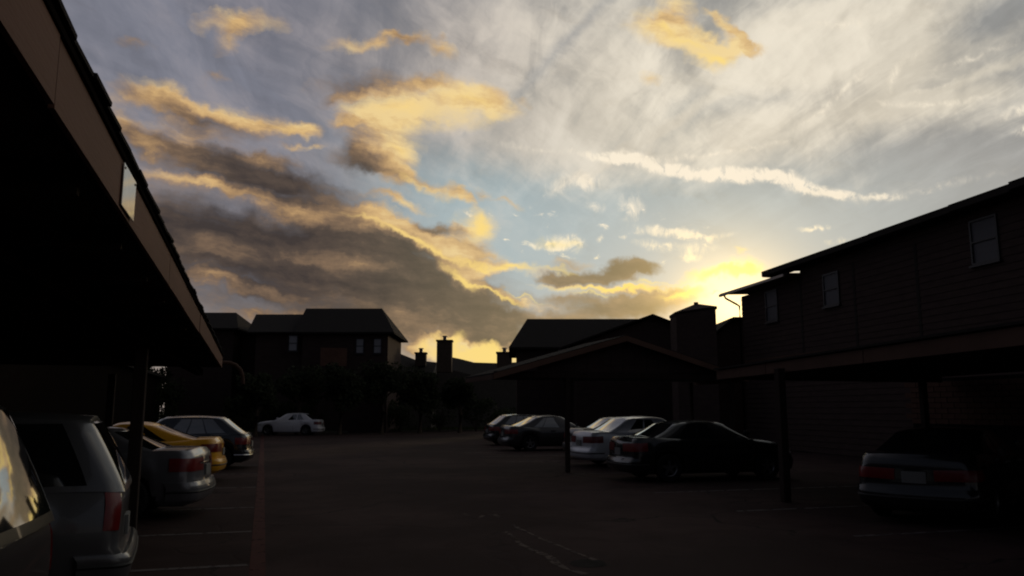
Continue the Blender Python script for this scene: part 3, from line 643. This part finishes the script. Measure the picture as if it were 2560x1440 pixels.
def chimney(root, x0, x1, ytop, ybot, dep, dd_=1.0, cap=None, name='chimney', pot=True):
    a, b = PD(x0, ytop, dep), PD(x1, ytop, dep); F3_ = Vector((FW[0], FW[1], 0)); R3_ = Vector((RT[0], RT[1], 0))
    zb = PD(x0, ybot, dep).z
    q = [a, b, b+F3_*dd_, a+F3_*dd_]
    ch = part(name, G().hexa([(p.x, p.y, zb) for p in q] + [(p.x, p.y, a.z) for p in q]), BRICK, root)
    q2 = [a-R3_*.07-F3_*.07, b+R3_*.07-F3_*.07, b+R3_*.07+F3_*(dd_+.07), a-R3_*.07+F3_*(dd_+.07)]
    subpart('cap', G().hexa([(p.x, p.y, a.z+.002) for p in q2] + [(p.x, p.y, a.z+.12) for p in q2]), BRICK, ch)
    if pot:
        m0 = (a+b)/2 + F3_*dd_/2
        subpart('flue', G().tube([(m0.x, m0.y, a.z+.12), (m0.x, m0.y, a.z+.42)], .16, 10), METAL, ch)
        subpart('flue_cap', G().tube([(m0.x, m0.y, a.z+.43), (m0.x, m0.y, a.z+.50)], [.26, .18], 10), METAL, ch)
    return ch
chimney(lh, 1038, 1064, 884, 915, 68); chimney(lh, 1092, 1129, 853, 930, 66, 1.2)
chimney(lh, 1242, 1280, 883, 930, 66, 1.2)

# centre house
t, q, F3, R3 = hipped('townhouse', 'dark two storey house with long straight ridge behind the gabled carport', ((1318, 802), (1600, 807)), ((1272, 873), (1720, 873)), 50, 46, 8, wall_in=.46)
# cross gable and broad chimney block
gt = thing('gabled_house', 'dark gabled house with a broad boxed chimney in front of the sun glow', 'house', PD(1640, 1040, 44).xy.to_3d())
def gable(root, pts, dep, deep, m=SIDING):
    part('gable_wall', G().prism([PD(x, y, dep) for x, y in pts][::-1], Vector((FW[0], FW[1], 0))*deep), m, root)
def rake(root, a, b, dep, deep, ov=.35):
    A_, B_ = PD(*a, dep-ov), PD(*b, dep-ov); F3_ = Vector((FW[0], FW[1], 0))
    part('roof', G().prism([A_, B_, B_+F3_*deep, A_+F3_*deep], (0, 0, .10)), SHINGLE, root)
gable(gt, [(1440, 1125), (1860, 1125), (1860, 878), (1632, 795), (1440, 862)], 44, 8)
rake(gt, (1400, 873), (1632, 789), 44, 8.4); rake(gt, (1632, 789), (1880, 882), 44, 8.4)
bx = thing('boxed_chimney', 'broad square chimney block with a small pointed metal cap beside the sun glow', 'chimney', PD(1737, 1040, 36).xy.to_3d())
F3_ = Vector((FW[0], FW[1], 0)); R3_ = Vector((RT[0], RT[1], 0))
a, b = PD(1690, 780, 36), PD(1789, 766, 34.2)
q = [a, b, b+F3_*1.6, a+F3_*1.4]
part('shaft', G().hexa([(p.x, p.y, 0) for p in q] + [(p.x, p.y, p.z) for p in q]), SIDING, bx)
ap = PD(1740, 758, 36)
g = G(); n = len(g.v)
q3 = [p + (p-(a+b)/2).normalized()*.08 for p in q]
for i in range(4): g.quad(q3[i], q3[(i+1) % 4], (ap.x, ap.y, ap.z-.02))
for i in range(4): g.quad(q3[i]-Vector((0, 0, .12)), q3[(i+1) % 4]-Vector((0, 0, .12)), q3[(i+1) % 4], q3[i])
part('cap', g, SIDING, bx)
part('flue', G().tube([(ap.x, ap.y, ap.z-.05), (ap.x, ap.y, ap.z+.04)], .10, 10), NEARBLACK, bx)
# house glimpsed between the chimney and the right building
sh = thing('side_house', 'steep dark roof glimpsed between the chimney block and the right building', 'house', PD(1830, 1040, 40).xy.to_3d())
gable(sh, [(1760, 1125), (1960, 1125), (1960, 802), (1834, 800), (1760, 866)], 40, 6)
rake(sh, (1740, 875), (1834, 797), 40, 6.4); rake(sh, (1834, 797), (1960, 800), 40, 6.4)

# ------------------------------------------------------------------ trees and shrubs
def leafy(cx, cy, z0, z1, rx, ry, n, size, seed, hole=.22):
    rnd = random.Random(seed); g = G()
    lumps = [(rnd.uniform(-.7, .7), rnd.uniform(-.7, .7), rnd.uniform(-.75, .85), rnd.uniform(.28, .5)) for _ in range(14)]
    zc_, rz = (z0+z1)/2, (z1-z0)/2
    for i in range(n):
        l = lumps[i % len(lumps)]
        while True:
            d = Vector((rnd.uniform(-1, 1), rnd.uniform(-1, 1), rnd.uniform(-1, 1)))
            if .25 < d.length < 1: break
        d *= l[3]; x, y, z = cx + (l[0]*.75+d.x)*rx, cy + (l[1]*.75+d.y)*ry, zc_ + (l[2]*.7+d.z)*rz
        s_ = size*rnd.uniform(.6, 1.4); a = Vector((rnd.gauss(0, 1), rnd.gauss(0, 1), rnd.gauss(0, 1))).normalized(); b_ = a.orthogonal().normalized()*.55
        p = Vector((x, y, z)); g.quad(p - a*s_, p + b_*s_, p + a*s_, p - b_*s_)
    return g
def tree(px, dep, ytop, wpx, label, seed, crown_bot=.28):
    base = PD(px, 1040, dep); base.z = 0; top = PD(px, ytop, dep).z; r = wpx/2*dep/FPX
    t = thing('tree', label, 'tree', (base.x, base.y, .1), group='trees in front of the far houses')
    rnd = random.Random(seed)
    g = G(); g.tube([(base.x, base.y, 0), (base.x+.05, base.y, top*.3), (base.x-.08, base.y+.05, top*.6), (base.x, base.y, top*.85)], [.18, .14, .09, .04], 8)
    for k in range(6):
        a = rnd.random()*6.28; h = top*rnd.uniform(.3, .65)
        g.tube([(base.x, base.y, h), (base.x+math.cos(a)*r*.4, base.y+math.sin(a)*r*.4, h+top*.14), (base.x+math.cos(a)*r*.75, base.y+math.sin(a)*r*.75, h+top*.22)], [.07, .045, .02], 6)
    part('trunk', g, BARK, t, smooth=60)
    part('crown', leafy(base.x, base.y, top*crown_bot, top, r, r*.9, 3400, .13, seed), LEAF, t)
tree(640, 50, 925, 120, 'dark leafy tree behind the left carport end', 1)
tree(745, 54, 896, 150, 'dark leafy tree below the single upstairs window of the far house', 2)
tree(850, 53, 905, 150, 'dark leafy tree below the reddish panel of the far house', 3)
tree(955, 55, 898, 150, 'dark leafy tree below the pair of upstairs windows', 4)
tree(392, 60, 905, 130, 'dark leafy tree seen far under the left carport roof', 8)
tree(1050, 57, 918, 130, 'dark leafy tree below the short chimney', 5)
tree(1150, 58, 936, 110, 'dark low tree between the tall chimney and the centre house', 6)
def shrub(px, dep, ytop, wpx, label, seed):
    base = PD(px, 1040, dep); base.z = .1; top = PD(px, ytop, dep).z; r = wpx/2*dep/FPX
    t = thing('shrub', label, 'shrub', (base.x, base.y, .1), group='shrubs behind the far kerb')
    part('foliage', leafy(base.x, base.y, .1, top, r, r*.7, 1500, .09, seed), LEAF2, t)
    g = G()
    for k in range(4):
        a = k*1.6; g.tube([(base.x, base.y, 0), (base.x+math.cos(a)*r*.4, base.y+math.sin(a)*r*.3, top*.6)], [.04, .015], 5)
    part('stem', g, BARK, t)
spots = [(402, 58, 940, 150), (600, 52, 985, 110), (690, 58, 1000, 120), (800, 59, 990, 110), (900, 60, 985, 130), (1000, 60, 990, 120), (1100, 61, 985, 120), (1190, 62, 990, 110), (1260, 62, 1000, 100)]
names = ['shrub glimpsed far under the left carport roof', 'shrub beside the left carport end', 'shrub behind the bonnet of the white car', 'shrub behind the tail of the white car', 'first shrub right of the white car',
         'shrub below the pair of upstairs windows', 'shrub in line with the tall chimney', 'shrub between the tall chimney and the centre house', 'rightmost shrub beyond the far parked coupe']
for i, (s_, nm_) in enumerate(zip(spots, names)): shrub(*s_, nm_, 20+i)
# ------------------------------------------------------------------ cars
def interp(P, x):
    if x <= P[0][0]: return P[0][1]
    for (a, b), (c_, d) in zip(P, P[1:]):
        if x <= c_:
            t = (x-a)/(c_-a); t = t*t*(3-2*t)*.5 + t*.5; return b + (d-b)*t
    return P[-1][1]
NR, NC, NS, NF = 7, 6, 62, 7
def contour(xr, xf, w, rc, bow, taper):
    """half outline from the middle of the tail round the corner and along the side to the middle of the nose"""
    pts = []; we = w*(1-taper)
    for i in range(NR): y = (we-rc)*i/NR; pts.append((xr + bow*(y/w)**2, y))
    b0 = bow*((we-rc)/w)**2
    for i in range(NC): a = math.pi/2*i/NC; pts.append((xr+b0+rc-rc*math.cos(a), we-rc+rc*math.sin(a)))
    xa, xb = xr+b0+rc, xf-b0*1.6-rc*1.2
    for i in range(NS+1):
        u_ = i/NS; pts.append((xa+(xb-xa)*u_, we + w*taper*(1-abs(2*u_-1)**3)))
    for i in range(1, NC+1): a = math.pi/2*i/NC; pts.append((xb+rc*1.2*math.sin(a), we-rc+rc*math.cos(a)))
    for i in range(NF-1, -1, -1): y = (we-rc)*i/NF; pts.append((xf - b0*1.6*(y/(we-rc))**2, y))
    return pts
def car(label, cat, name, p, paint, loc, rz, group, dirty=0):
    t = thing(name, label, cat, loc, rz, group)
    Lc, Wc, H = p['L'], p['W'], p['H']; hw = Wc/2; R = p.get('wr', .32)
    ax_ = p['axles']; top = p['deck']; NT = 12
    lows = [0, .08, .18, .30, .42, .54, .66, .76, .86, .93, .97, 1.0]
    wp = [(0, .90), (.08, .955), (.30, .985), (.5, 1), (.7, .985), (.9, .945), (1, .90)]
    rp = p.get('rear', [(0, .10), (.10, .02), (.38, .0), (.42, .05), (.9, .07), (1, .13)]); fp = p.get('front', [(0, .10), (.1, .02), (.4, 0), (.5, .03), (.9, .10), (1, .22)])
    grid = []
    for tt in lows:
        c_ = contour(interp(rp, tt), Lc-interp(fp, tt), hw*interp(wp, tt), p.get('rc', .20), p.get('bow', .10), p.get('taper', .045))
        row = []
        for x, y in c_:
            zb = .20
            for xa in ax_:
                dx = abs(x-xa)
                if dx < R+.05 and y > hw*.8: zb = max(zb, R + math.sqrt(max((R+.05)**2-dx*dx, 0)))
            z1 = interp(top, x); row.append((x, y, zb + tt*(z1-zb)))
        grid.append(row)
    n = len(grid[0])
    def surf(rows, m, name, parent, sides=(1, -1), smooth=38, both=True):
        g = G()
        for sg_ in sides:
            base = len(g.v); k = len(rows[0])
            for r_ in rows: g.v += [(x, y*sg_, z) for x, y, z in r_]
            for j in range(len(rows)-1):
                for i in range(k-1):
                    a = base+j*k+i; f = (a, a+1, a+k+1, a+k); g.f.append(f if sg_ < 0 else f[::-1])
        me = g.mesh(name)
        bm = bmesh.new(); bm.from_mesh(me); bmesh.ops.remove_doubles(bm, verts=bm.verts, dist=.0004); bmesh.ops.recalc_face_normals(bm, faces=bm.faces); bm.to_mesh(me); bm.free()
        return link(name, me, m, parent, smooth)
    def grow(nd, rows, k=1):
        pass
    # body: lower shell + deck cap + roof + pillars, one mesh
    g = G()
    def add_rows(rows):
        for sg_ in (1, -1):
            base = len(g.v); k = len(rows[0])
            for r_ in rows: g.v += [(x, y*sg_, z) for x, y, z in r_]
            for j in range(len(rows)-1):
                for i in range(k-1):
                    a = base+j*k+i; f = (a, a+1, a+k+1, a+k); g.f.append(f if sg_ < 0 else f[::-1])
    add_rows(grid)
    def cap(row, crown, z_of=None, i0=0, i1=None):
        K = 7; rows = []
        for kk in range(K+1):
            q = 1-kk/K; rows.append([(x, y*q, z + crown*(1-q*q)*min(1, y/(hw*.6))) for x, y, z in row[i0:i1]])
        add_rows(rows)
    cap(grid[-1], .035)
    gh = p['gh']     # base rear x, base front x, roof rear x, roof front x
    gt_ = [0, .08, .22, .4, .58, .76, .90, 1.0]
    gg = []
    wbase, wroof = hw*.90, hw*p.get('wroof', .70)
    for tt in gt_:
        e_ = math.sin(tt*math.pi/2)*.35 + tt*.65
        xr_g = gh[0] + (gh[2]-gh[0])*tt**p.get('re', 1.0); xf_g = gh[1] + (gh[3]-gh[1])*e_
        c_ = contour(xr_g, xf_g, wbase+(wroof-wbase)*(tt**1.15), .14, p.get('gbow', .12), .03)
        row = []
        for x, y in c_:
            zb = interp(top, x) - .012; row.append((x, y, zb + (H-.05 - zb)*tt))
        gg.append(row)
    zr = max(z for x, y, z in gg[-1])
    arc = lambda x: -.05*((x-(gh[2]+gh[3])/2)/((gh[3]-gh[2])/2))**2
    gg[-1] = [(x, y, H-.045+arc(x)) for x, y, z in gg[-1]]
    side0 = NR+NC; side1 = side0+NS
    def sidex(u_): return side0 + int(round(u_*NS))
    wins = [(sidex(a), sidex(b)) for a, b in p['sidewin']]
    rg = NR + p.get('rglass', 2); fg = len(gg[0]) - NF - 3
    cell = {}
    for j in range(len(gt_)-1):
        for i in range(len(gg[0])-1):
            k_ = 'b'
            if 1 <= j <= 5:
                if i < rg: k_ = 'r'
                elif i >= fg: k_ = 'f'
                else:
                    for wi, (a, b) in enumerate(wins):
                        if a <= i < b: k_ = ('s', wi)
            cell[(j, i)] = k_
    k = len(gg[0])
    for sg_ in (1, -1):
        base = len(g.v)
        for r_ in gg: g.v += [(x, y*sg_, z) for x, y, z in r_]
        for (j, i), kk in cell.items():
            if kk == 'b':
                a = base+j*k+i; f = (a, a+1, a+k+1, a+k); g.f.append(f if sg_ < 0 else f[::-1])
    cap(gg[-1], .045)
    me = g.mesh('body'); bm = bmesh.new(); bm.from_mesh(me); bmesh.ops.remove_doubles(bm, verts=bm.verts, dist=.0006); bmesh.ops.recalc_face_normals(bm, faces=bm.faces); bm.to_mesh(me); bm.free()
    link('body', me, paint, t, 40)
    def glass(key, nm, sides):
        g = G()
        for sg_ in sides:
            base = len(g.v)
            for r_ in gg: g.v += [(x, (y-.004)*sg_ if y > .004 else 0, z) for x, y, z in r_]
            for (j, i), kk in cell.items():
                if kk == key:
                    a = base+j*k+i; f = (a, a+1, a+k+1, a+k); g.f.append(f if sg_ < 0 else f[::-1])
        me = g.mesh(nm); bm = bmesh.new(); bm.from_mesh(me); bmesh.ops.remove_doubles(bm, verts=bm.verts, dist=.002)
        bmesh.ops.delete(bm, geom=[v for v in bm.verts if not v.link_faces], context='VERTS'); bmesh.ops.recalc_face_normals(bm, faces=bm.faces); bm.to_mesh(me); bm.free()
        return link(nm, me, GLASS, t, 80)
    glass('r', 'rear_window', (1, -1)); glass('f', 'windshield', (1, -1))
    for wi in range(len(wins)):
        for sg_ in (1, -1): glass(('s', wi), 'side_window', (sg_,))
    # conforming patches
    def P_(i, tt, off, sg_):
        j = max(q for q in range(NT) if lows[q] <= tt+1e-9); j = min(j, NT-2); f = (tt-lows[j])/(lows[j+1]-lows[j])
        a, b = Vector(grid[j][i]), Vector(grid[j+1][i]); v = a.lerp(b, f)
        i2, i1 = min(i+1, n-1), max(i-1, 0)
        tg = Vector(grid[j][i2]) - Vector(grid[j][i1]); nr = Vector((-tg.y, tg.x, 0))
        if nr.length < 1e-6: nr = Vector((-1, 0, 0))
        nr.normalize()
        v = v + nr*off; return (v.x, max(v.y, 0)*sg_, v.z)
    def patch(nm, i0, i1, t0, t1, off, m, sides, par=t, nt_=4):
        g = G(); K = i1-i0+1
        for sg_ in sides:
            base = len(g.v); ts = [t0+(t1-t0)*q/nt_ for q in range(nt_+1)]
            rows = [[P_(i, t0, -.01, sg_) for i in range(i0, i1+1)]] + [[P_(i, q, off*(.75 if q in (t0, t1) else 1), sg_) for i in range(i0, i1+1)] for q in ts] + [[P_(i, t1, -.01, sg_) for i in range(i0, i1+1)]]
            for r_ in rows: g.v += r_
            for j in range(len(rows)-1):
                for i in range(K-1):
                    a = base+j*K+i; f = (a, a+1, a+K+1, a+K); g.f.append(f if sg_ < 0 else f[::-1])
            for e_ in (0, K-1):
                g.f.append(tuple(base+j*K+e_ for j in range(len(rows))))
        me = g.mesh(nm); bm = bmesh.new(); bm.from_mesh(me); bmesh.ops.remove_doubles(bm, verts=bm.verts, dist=.0003); bmesh.ops.recalc_face_normals(bm, faces=bm.faces); bm.to_mesh(me); bm.free()
        return link(nm, me, m, par, 45)
    ti0, ti1, tt0, tt1 = p.get('tail', (NR-4, NR+NC+2, .62, .86))
    for sg_ in (1, -1): patch('tail_light', ti0, ti1, tt0, tt1, .012, REDL, (sg_,))
    for sg_ in (1, -1): patch('headlight', n-NF-NC-3, n-NF+2, .66, .86, .010, CLEARL, (sg_,))
    patch('rear_bumper', 0, NR+NC+3, p.get('bt0', .08), p.get('bt1', .42), .035, p.get('bmat', paint), (1, -1), nt_=6)
    patch('bumper_strip', 0, NR+NC+3, .22, .27, .045, p.get('strip', TRIM), (1, -1), nt_=2)
    if p.get('garnish'): patch('chrome_strip', 0, NR-2, .74, .78, .018, CHROME, (1, -1), nt_=2)
    # seam lines of the doors, recessed look by a thin dark gasket
    zc_ = .55
    for u_ in p['seams']:
        i = sidex(u_)
        for sg_ in (1, -1):
            g = G(); a = [P_(i, q, .0015, sg_) for q in (.12, .3, .5, .7, .9, .99)]; b = [P_(i, q, .0015, sg_) for q in (.12, .3, .5, .7, .9, .99)]
            for q in range(5):
                p0, p1 = Vector(a[q]), Vector(a[q+1]); g.quad(p0-Vector((.004, 0, 0)), p0+Vector((.004, 0, 0)), p1+Vector((.004, 0, 0)), p1-Vector((.004, 0, 0)))
            link('door_seam', g.mesh('door_seam'), TRIM, t)
            h = Vector(P_(min(i+3, n-1), .84, .02, sg_)); link('door_handle', G().box(h.x-.02, h.x+.16, h.y-.018, h.y+.018, h.z-.015, h.z+.015).mesh('door_handle'), paint, t)
    # plate
    pz = p.get('plate', .62); v = P_(0, pz, .012, 1)
    po = link('number_plate', G().box(v[0]-.012, v[0]+.01, -.16, .16, v[2]-.08, v[2]+.08).mesh('number_plate'), PLATE, t)
    # mirrors
    xm = gh[1]-.45; zm = interp(top, xm)+.07
    for sg_ in (1, -1):
        g = G(); g.box(xm-.05, xm+.07, sg_*(hw*.93)-.0, sg_*(hw*.93)+sg_*.17, zm, zm+.13) if sg_ > 0 else g.box(xm-.05, xm+.07, -hw*.93-.17, -hw*.93, zm, zm+.13)
        me = g.mesh('mirror'); bm = bmesh.new(); bm.from_mesh(me); bmesh.ops.bevel(bm, geom=bm.edges[:], offset=.03, segments=2, affect='EDGES'); bm.to_mesh(me); bm.free()
        link('mirror', me, paint, t, 60)
    # underside and wheels
    link('underbody', G().box(.25, Lc-.3, -hw+.27, hw-.27, .17, .62).mesh('underbody'), DARK, t)
    prof = [(R-.13, -.09), (R-.02, -.10), (R, -.07), (R, .07), (R-.02, .10), (R-.13, .09)]
    g = G(); K = 28
    for r_, yy in prof: g.v += [(r_*math.cos(a*2*math.pi/K), yy, r_*math.sin(a*2*math.pi/K)) for a in range(K)]
    for j in range(len(prof)): 
        for a in range(K):
            j2 = (j+1) % len(prof); g.f.append((j*K+a, j*K+(a+1) % K, j2*K+(a+1) % K, j2*K+a))
    wme = g.mesh('tyre'); wme.materials.append(RUBBER); wme.polygons.foreach_set('use_smooth', [True]*len(wme.polygons)); wme.set_sharp_from_angle(angle=.7)
    g = G(); ri = R-.12
    g.tube([(0, -.02, 0), (0, .06, 0)], .06, 12)
    for a in range(K):
        b = (a+1) % K; ca, sa, cb_, sb = math.cos(a*2*math.pi/K), math.sin(a*2*math.pi/K), math.cos(b*2*math.pi/K), math.sin(b*2*math.pi/K)
        g.quad((ri*ca, .085, ri*sa), (ri*cb_, .085, ri*sb), ((ri-.025)*cb_, .06, (ri-.025)*sb), ((ri-.025)*ca, .06, (ri-.025)*sa))
        g.quad(((ri-.025)*ca, .06, (ri-.025)*sa), ((ri-.025)*cb_, .06, (ri-.025)*sb), ((ri-.025)*cb_, -.05, (ri-.025)*sb), ((ri-.025)*ca, -.05, (ri-.025)*sa))
    for s_ in range(5):
        a = s_*2*math.pi/5+.3; d = Vector((math.cos(a), 0, math.sin(a))); e_ = Vector((-math.sin(a), 0, math.cos(a)))
        q = [d*.04-e_*.035, d*(ri-.02)-e_*.028, d*(ri-.02)+e_*.028, d*.04+e_*.035]
        g.hexa([v+Vector((0, .03, 0)) for v in q] + [v+Vector((0, .06, 0)) for v in q])
    rme = g.mesh('rim'); rme.materials.append(RIM)
    dme = G().tube([(0, -.03, 0), (0, -.01, 0)], ri, 20).mesh('brake_disc'); dme.materials.append(DARK)
    for xa in ax_:
        for sg_ in (1, -1):
            w_ = link('wheel', wme, None, t); w_.location = (xa, sg_*(hw-.115), R); w_.rotation_euler = (0, 0, 0 if sg_ > 0 else math.pi)
            link('rim', rme, None, w_); link('brake_disc', dme, None, w_)
    return t
def paintm(name, col, metal=.3, rough=.35):
    return mat(name, col, rough, metal, var=.04, scale=3, coat=.7)
CHROME = mat('chrome', (.6, .6, .6), .12, 1.0, var=.02)
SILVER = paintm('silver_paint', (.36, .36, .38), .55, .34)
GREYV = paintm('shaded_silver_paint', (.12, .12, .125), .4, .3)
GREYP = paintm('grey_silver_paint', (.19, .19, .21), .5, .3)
YELLOWP = paintm('golden_yellow_paint', (.88, .42, .02), .0, .4)
NAVY = paintm('dark_navy_paint', (.018, .022, .03), .2, .25)
BLACKP = paintm('black_paint', (.014, .015, .016), .2, .25)
WHITEP = paintm('white_paint', (.80, .78, .82), .0, .35)
SILVG = paintm('pale_silver_paint', (.66, .68, .72), .25, .34)
CHARC = paintm('charcoal_paint', (.035, .033, .035), .3, .3)
sedan = dict(L=4.65, W=1.76, H=1.42, axles=(1.02, 3.70), wr=.31, deck=[(0, .93), (.12, .965), (.6, .985), (1.3, .95), (3.0, .93), (3.35, .90), (4.1, .80), (4.5, .70), (4.65, .62)],
             gh=(.55, 3.45, 1.30, 2.65), sidewin=[(.17, .395), (.42, .66)], seams=(.20, .41, .665), wroof=.69, re=.85)
coupe = dict(sedan, H=1.34, L=4.5, axles=(.95, 3.55), gh=(.40, 3.35, 1.45, 2.45), sidewin=[(.20, .34), (.36, .66)], seams=(.36, .665), deck=[(0, .90), (.10, .96), (.5, .95), (1.3, .90), (3.0, .88), (3.35, .86), (4.0, .77), (4.4, .66), (4.5, .58)])
hatch = dict(sedan, L=4.3, H=1.45, axles=(.80, 3.40), gh=(.10, 3.25, .75, 2.45), sidewin=[(.12, .30), (.32, .52), (.54, .72)], seams=(.32, .53, .72), deck=[(0, .92), (.10, .95), (.6, .95), (2.8, .92), (3.2, .90), (3.8, .80), (4.2, .68), (4.3, .6)], rc=.18)
van = dict(L=4.9, W=1.95, H=1.76, axles=(1.0, 4.0), wr=.34, deck=[(0, .98), (.3, 1.0), (3.4, 1.0), (3.8, .97), (4.5, .82), (4.8, .70), (4.9, .62)], gh=(.05, 4.15, .36, 3.0), wroof=.78, re=1.1, bow=.04,
           sidewin=[(.03, .23), (.26, .46), (.49, .70)], seams=(.25, .475, .71), rglass=3, gbow=.05, rc=.12, tail=(NR+2, NR+NC, .60, .98), plate=.55,
           rear=[(0, .12), (.08, .02), (.30, 0), (.34, .07), (.9, .06), (1, .08)], bt1=.34)
PI = math.pi
car('nearest dark minivan with a large rear window mirroring the golden sky at the left edge', 'minivan', 'parked_minivan', dict(van, gh=(.03, 4.15, .33, 3.0), H=1.72), CHARC, (-1.10, 4.62, 0), PI+math.radians(-3), 'vehicles under the left carport')
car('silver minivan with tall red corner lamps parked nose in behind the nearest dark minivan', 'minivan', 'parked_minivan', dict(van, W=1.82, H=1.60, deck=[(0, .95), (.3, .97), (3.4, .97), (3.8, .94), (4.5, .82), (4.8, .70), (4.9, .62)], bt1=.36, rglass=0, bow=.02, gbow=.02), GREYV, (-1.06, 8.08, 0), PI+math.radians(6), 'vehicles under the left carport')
car('grey silver sedan with dark red tail lamp between the carport post and yellow coupe', 'car', 'parked_sedan', dict(sedan, garnish=True, H=1.36, deck=[(0, .95), (.10, .99), (.6, 1.0), (1.3, .96), (3.0, .93), (3.35, .90), (4.1, .80), (4.5, .70), (4.65, .62)]), GREYP, (-.76, 13.9, 0), PI+math.radians(-7), 'vehicles on the left side of the lot')
car('golden yellow coupe parked beyond the grey silver sedan', 'car', 'parked_coupe', coupe, YELLOWP, (-.80, 20.2, 0), PI+math.radians(-3), 'vehicles on the left side of the lot')
car('dark navy hatchback with a bright reflecting rear window beyond the yellow coupe', 'car', 'parked_hatchback', dict(hatch, strip=CHROME), NAVY, (-.22, 24.4, 0), PI+math.radians(-5), 'vehicles on the left side of the lot')
p0 = PD(808, 1083, 53)
car('white sedan parked side on across the far end of the lot', 'car', 'parked_sedan', dict(sedan, L=4.3, axles=(.95, 3.4), strip=TRIM, gh=(.42, 3.2, 1.0, 2.4)), WHITEP, (p0.x, p0.y, 0), PI-YAW, None)
# right side: tails towards the driveway
car('black sedan with pale glint on its sloping rear window before the gabled carport', 'car', 'parked_sedan', dict(sedan, L=4.3, H=1.37, axles=(.95, 3.42), gh=(.50, 3.3, 1.2, 2.55)), BLACKP, (7.85, 17.45, 0), math.radians(-2), 'cars parked by the gabled carport')
car('pale silver sedan with dark red tail lamps between the black sedan and the carport post', 'car', 'parked_sedan', dict(sedan), SILVG, (8.75, 22.15, 0), math.radians(2), 'cars parked by the gabled carport')
car('dark maroon grey sedan half hidden behind the pale silver sedan', 'car', 'parked_sedan', dict(sedan, H=1.38), CHARC, (9.8, 25.6, 0), math.radians(1), 'cars parked by the gabled carport')
car('dark grey coupe with bright streak along its roof beyond the gabled carport post', 'car', 'parked_coupe', dict(coupe, H=1.40, gh=(.35, 3.35, 1.3, 2.5)), CHARC, (9.15, 31.4, 0), math.radians(0), 'cars parked by the gabled carport')
car('black compact car at the far end of the right hand row beside the lawn', 'car', 'parked_hatchback', dict(hatch, H=1.42), BLACKP, (9.9, 36.5, 0), math.radians(0), 'cars parked by the gabled carport')
pa = ATZ(2275, 1262, 0)
car('silver sedan facing away under the right carport, painted black for the deep shade', 'car', 'parked_sedan', dict(sedan, W=1.70, H=1.33, tail=(NR-4, NR+NC+1, .56, .76)), BLACKP, (8.75, 9.4, 0), math.radians(32), 'cars under the right carport')  # black paint puts the carport's deep shade into a silver car's colour
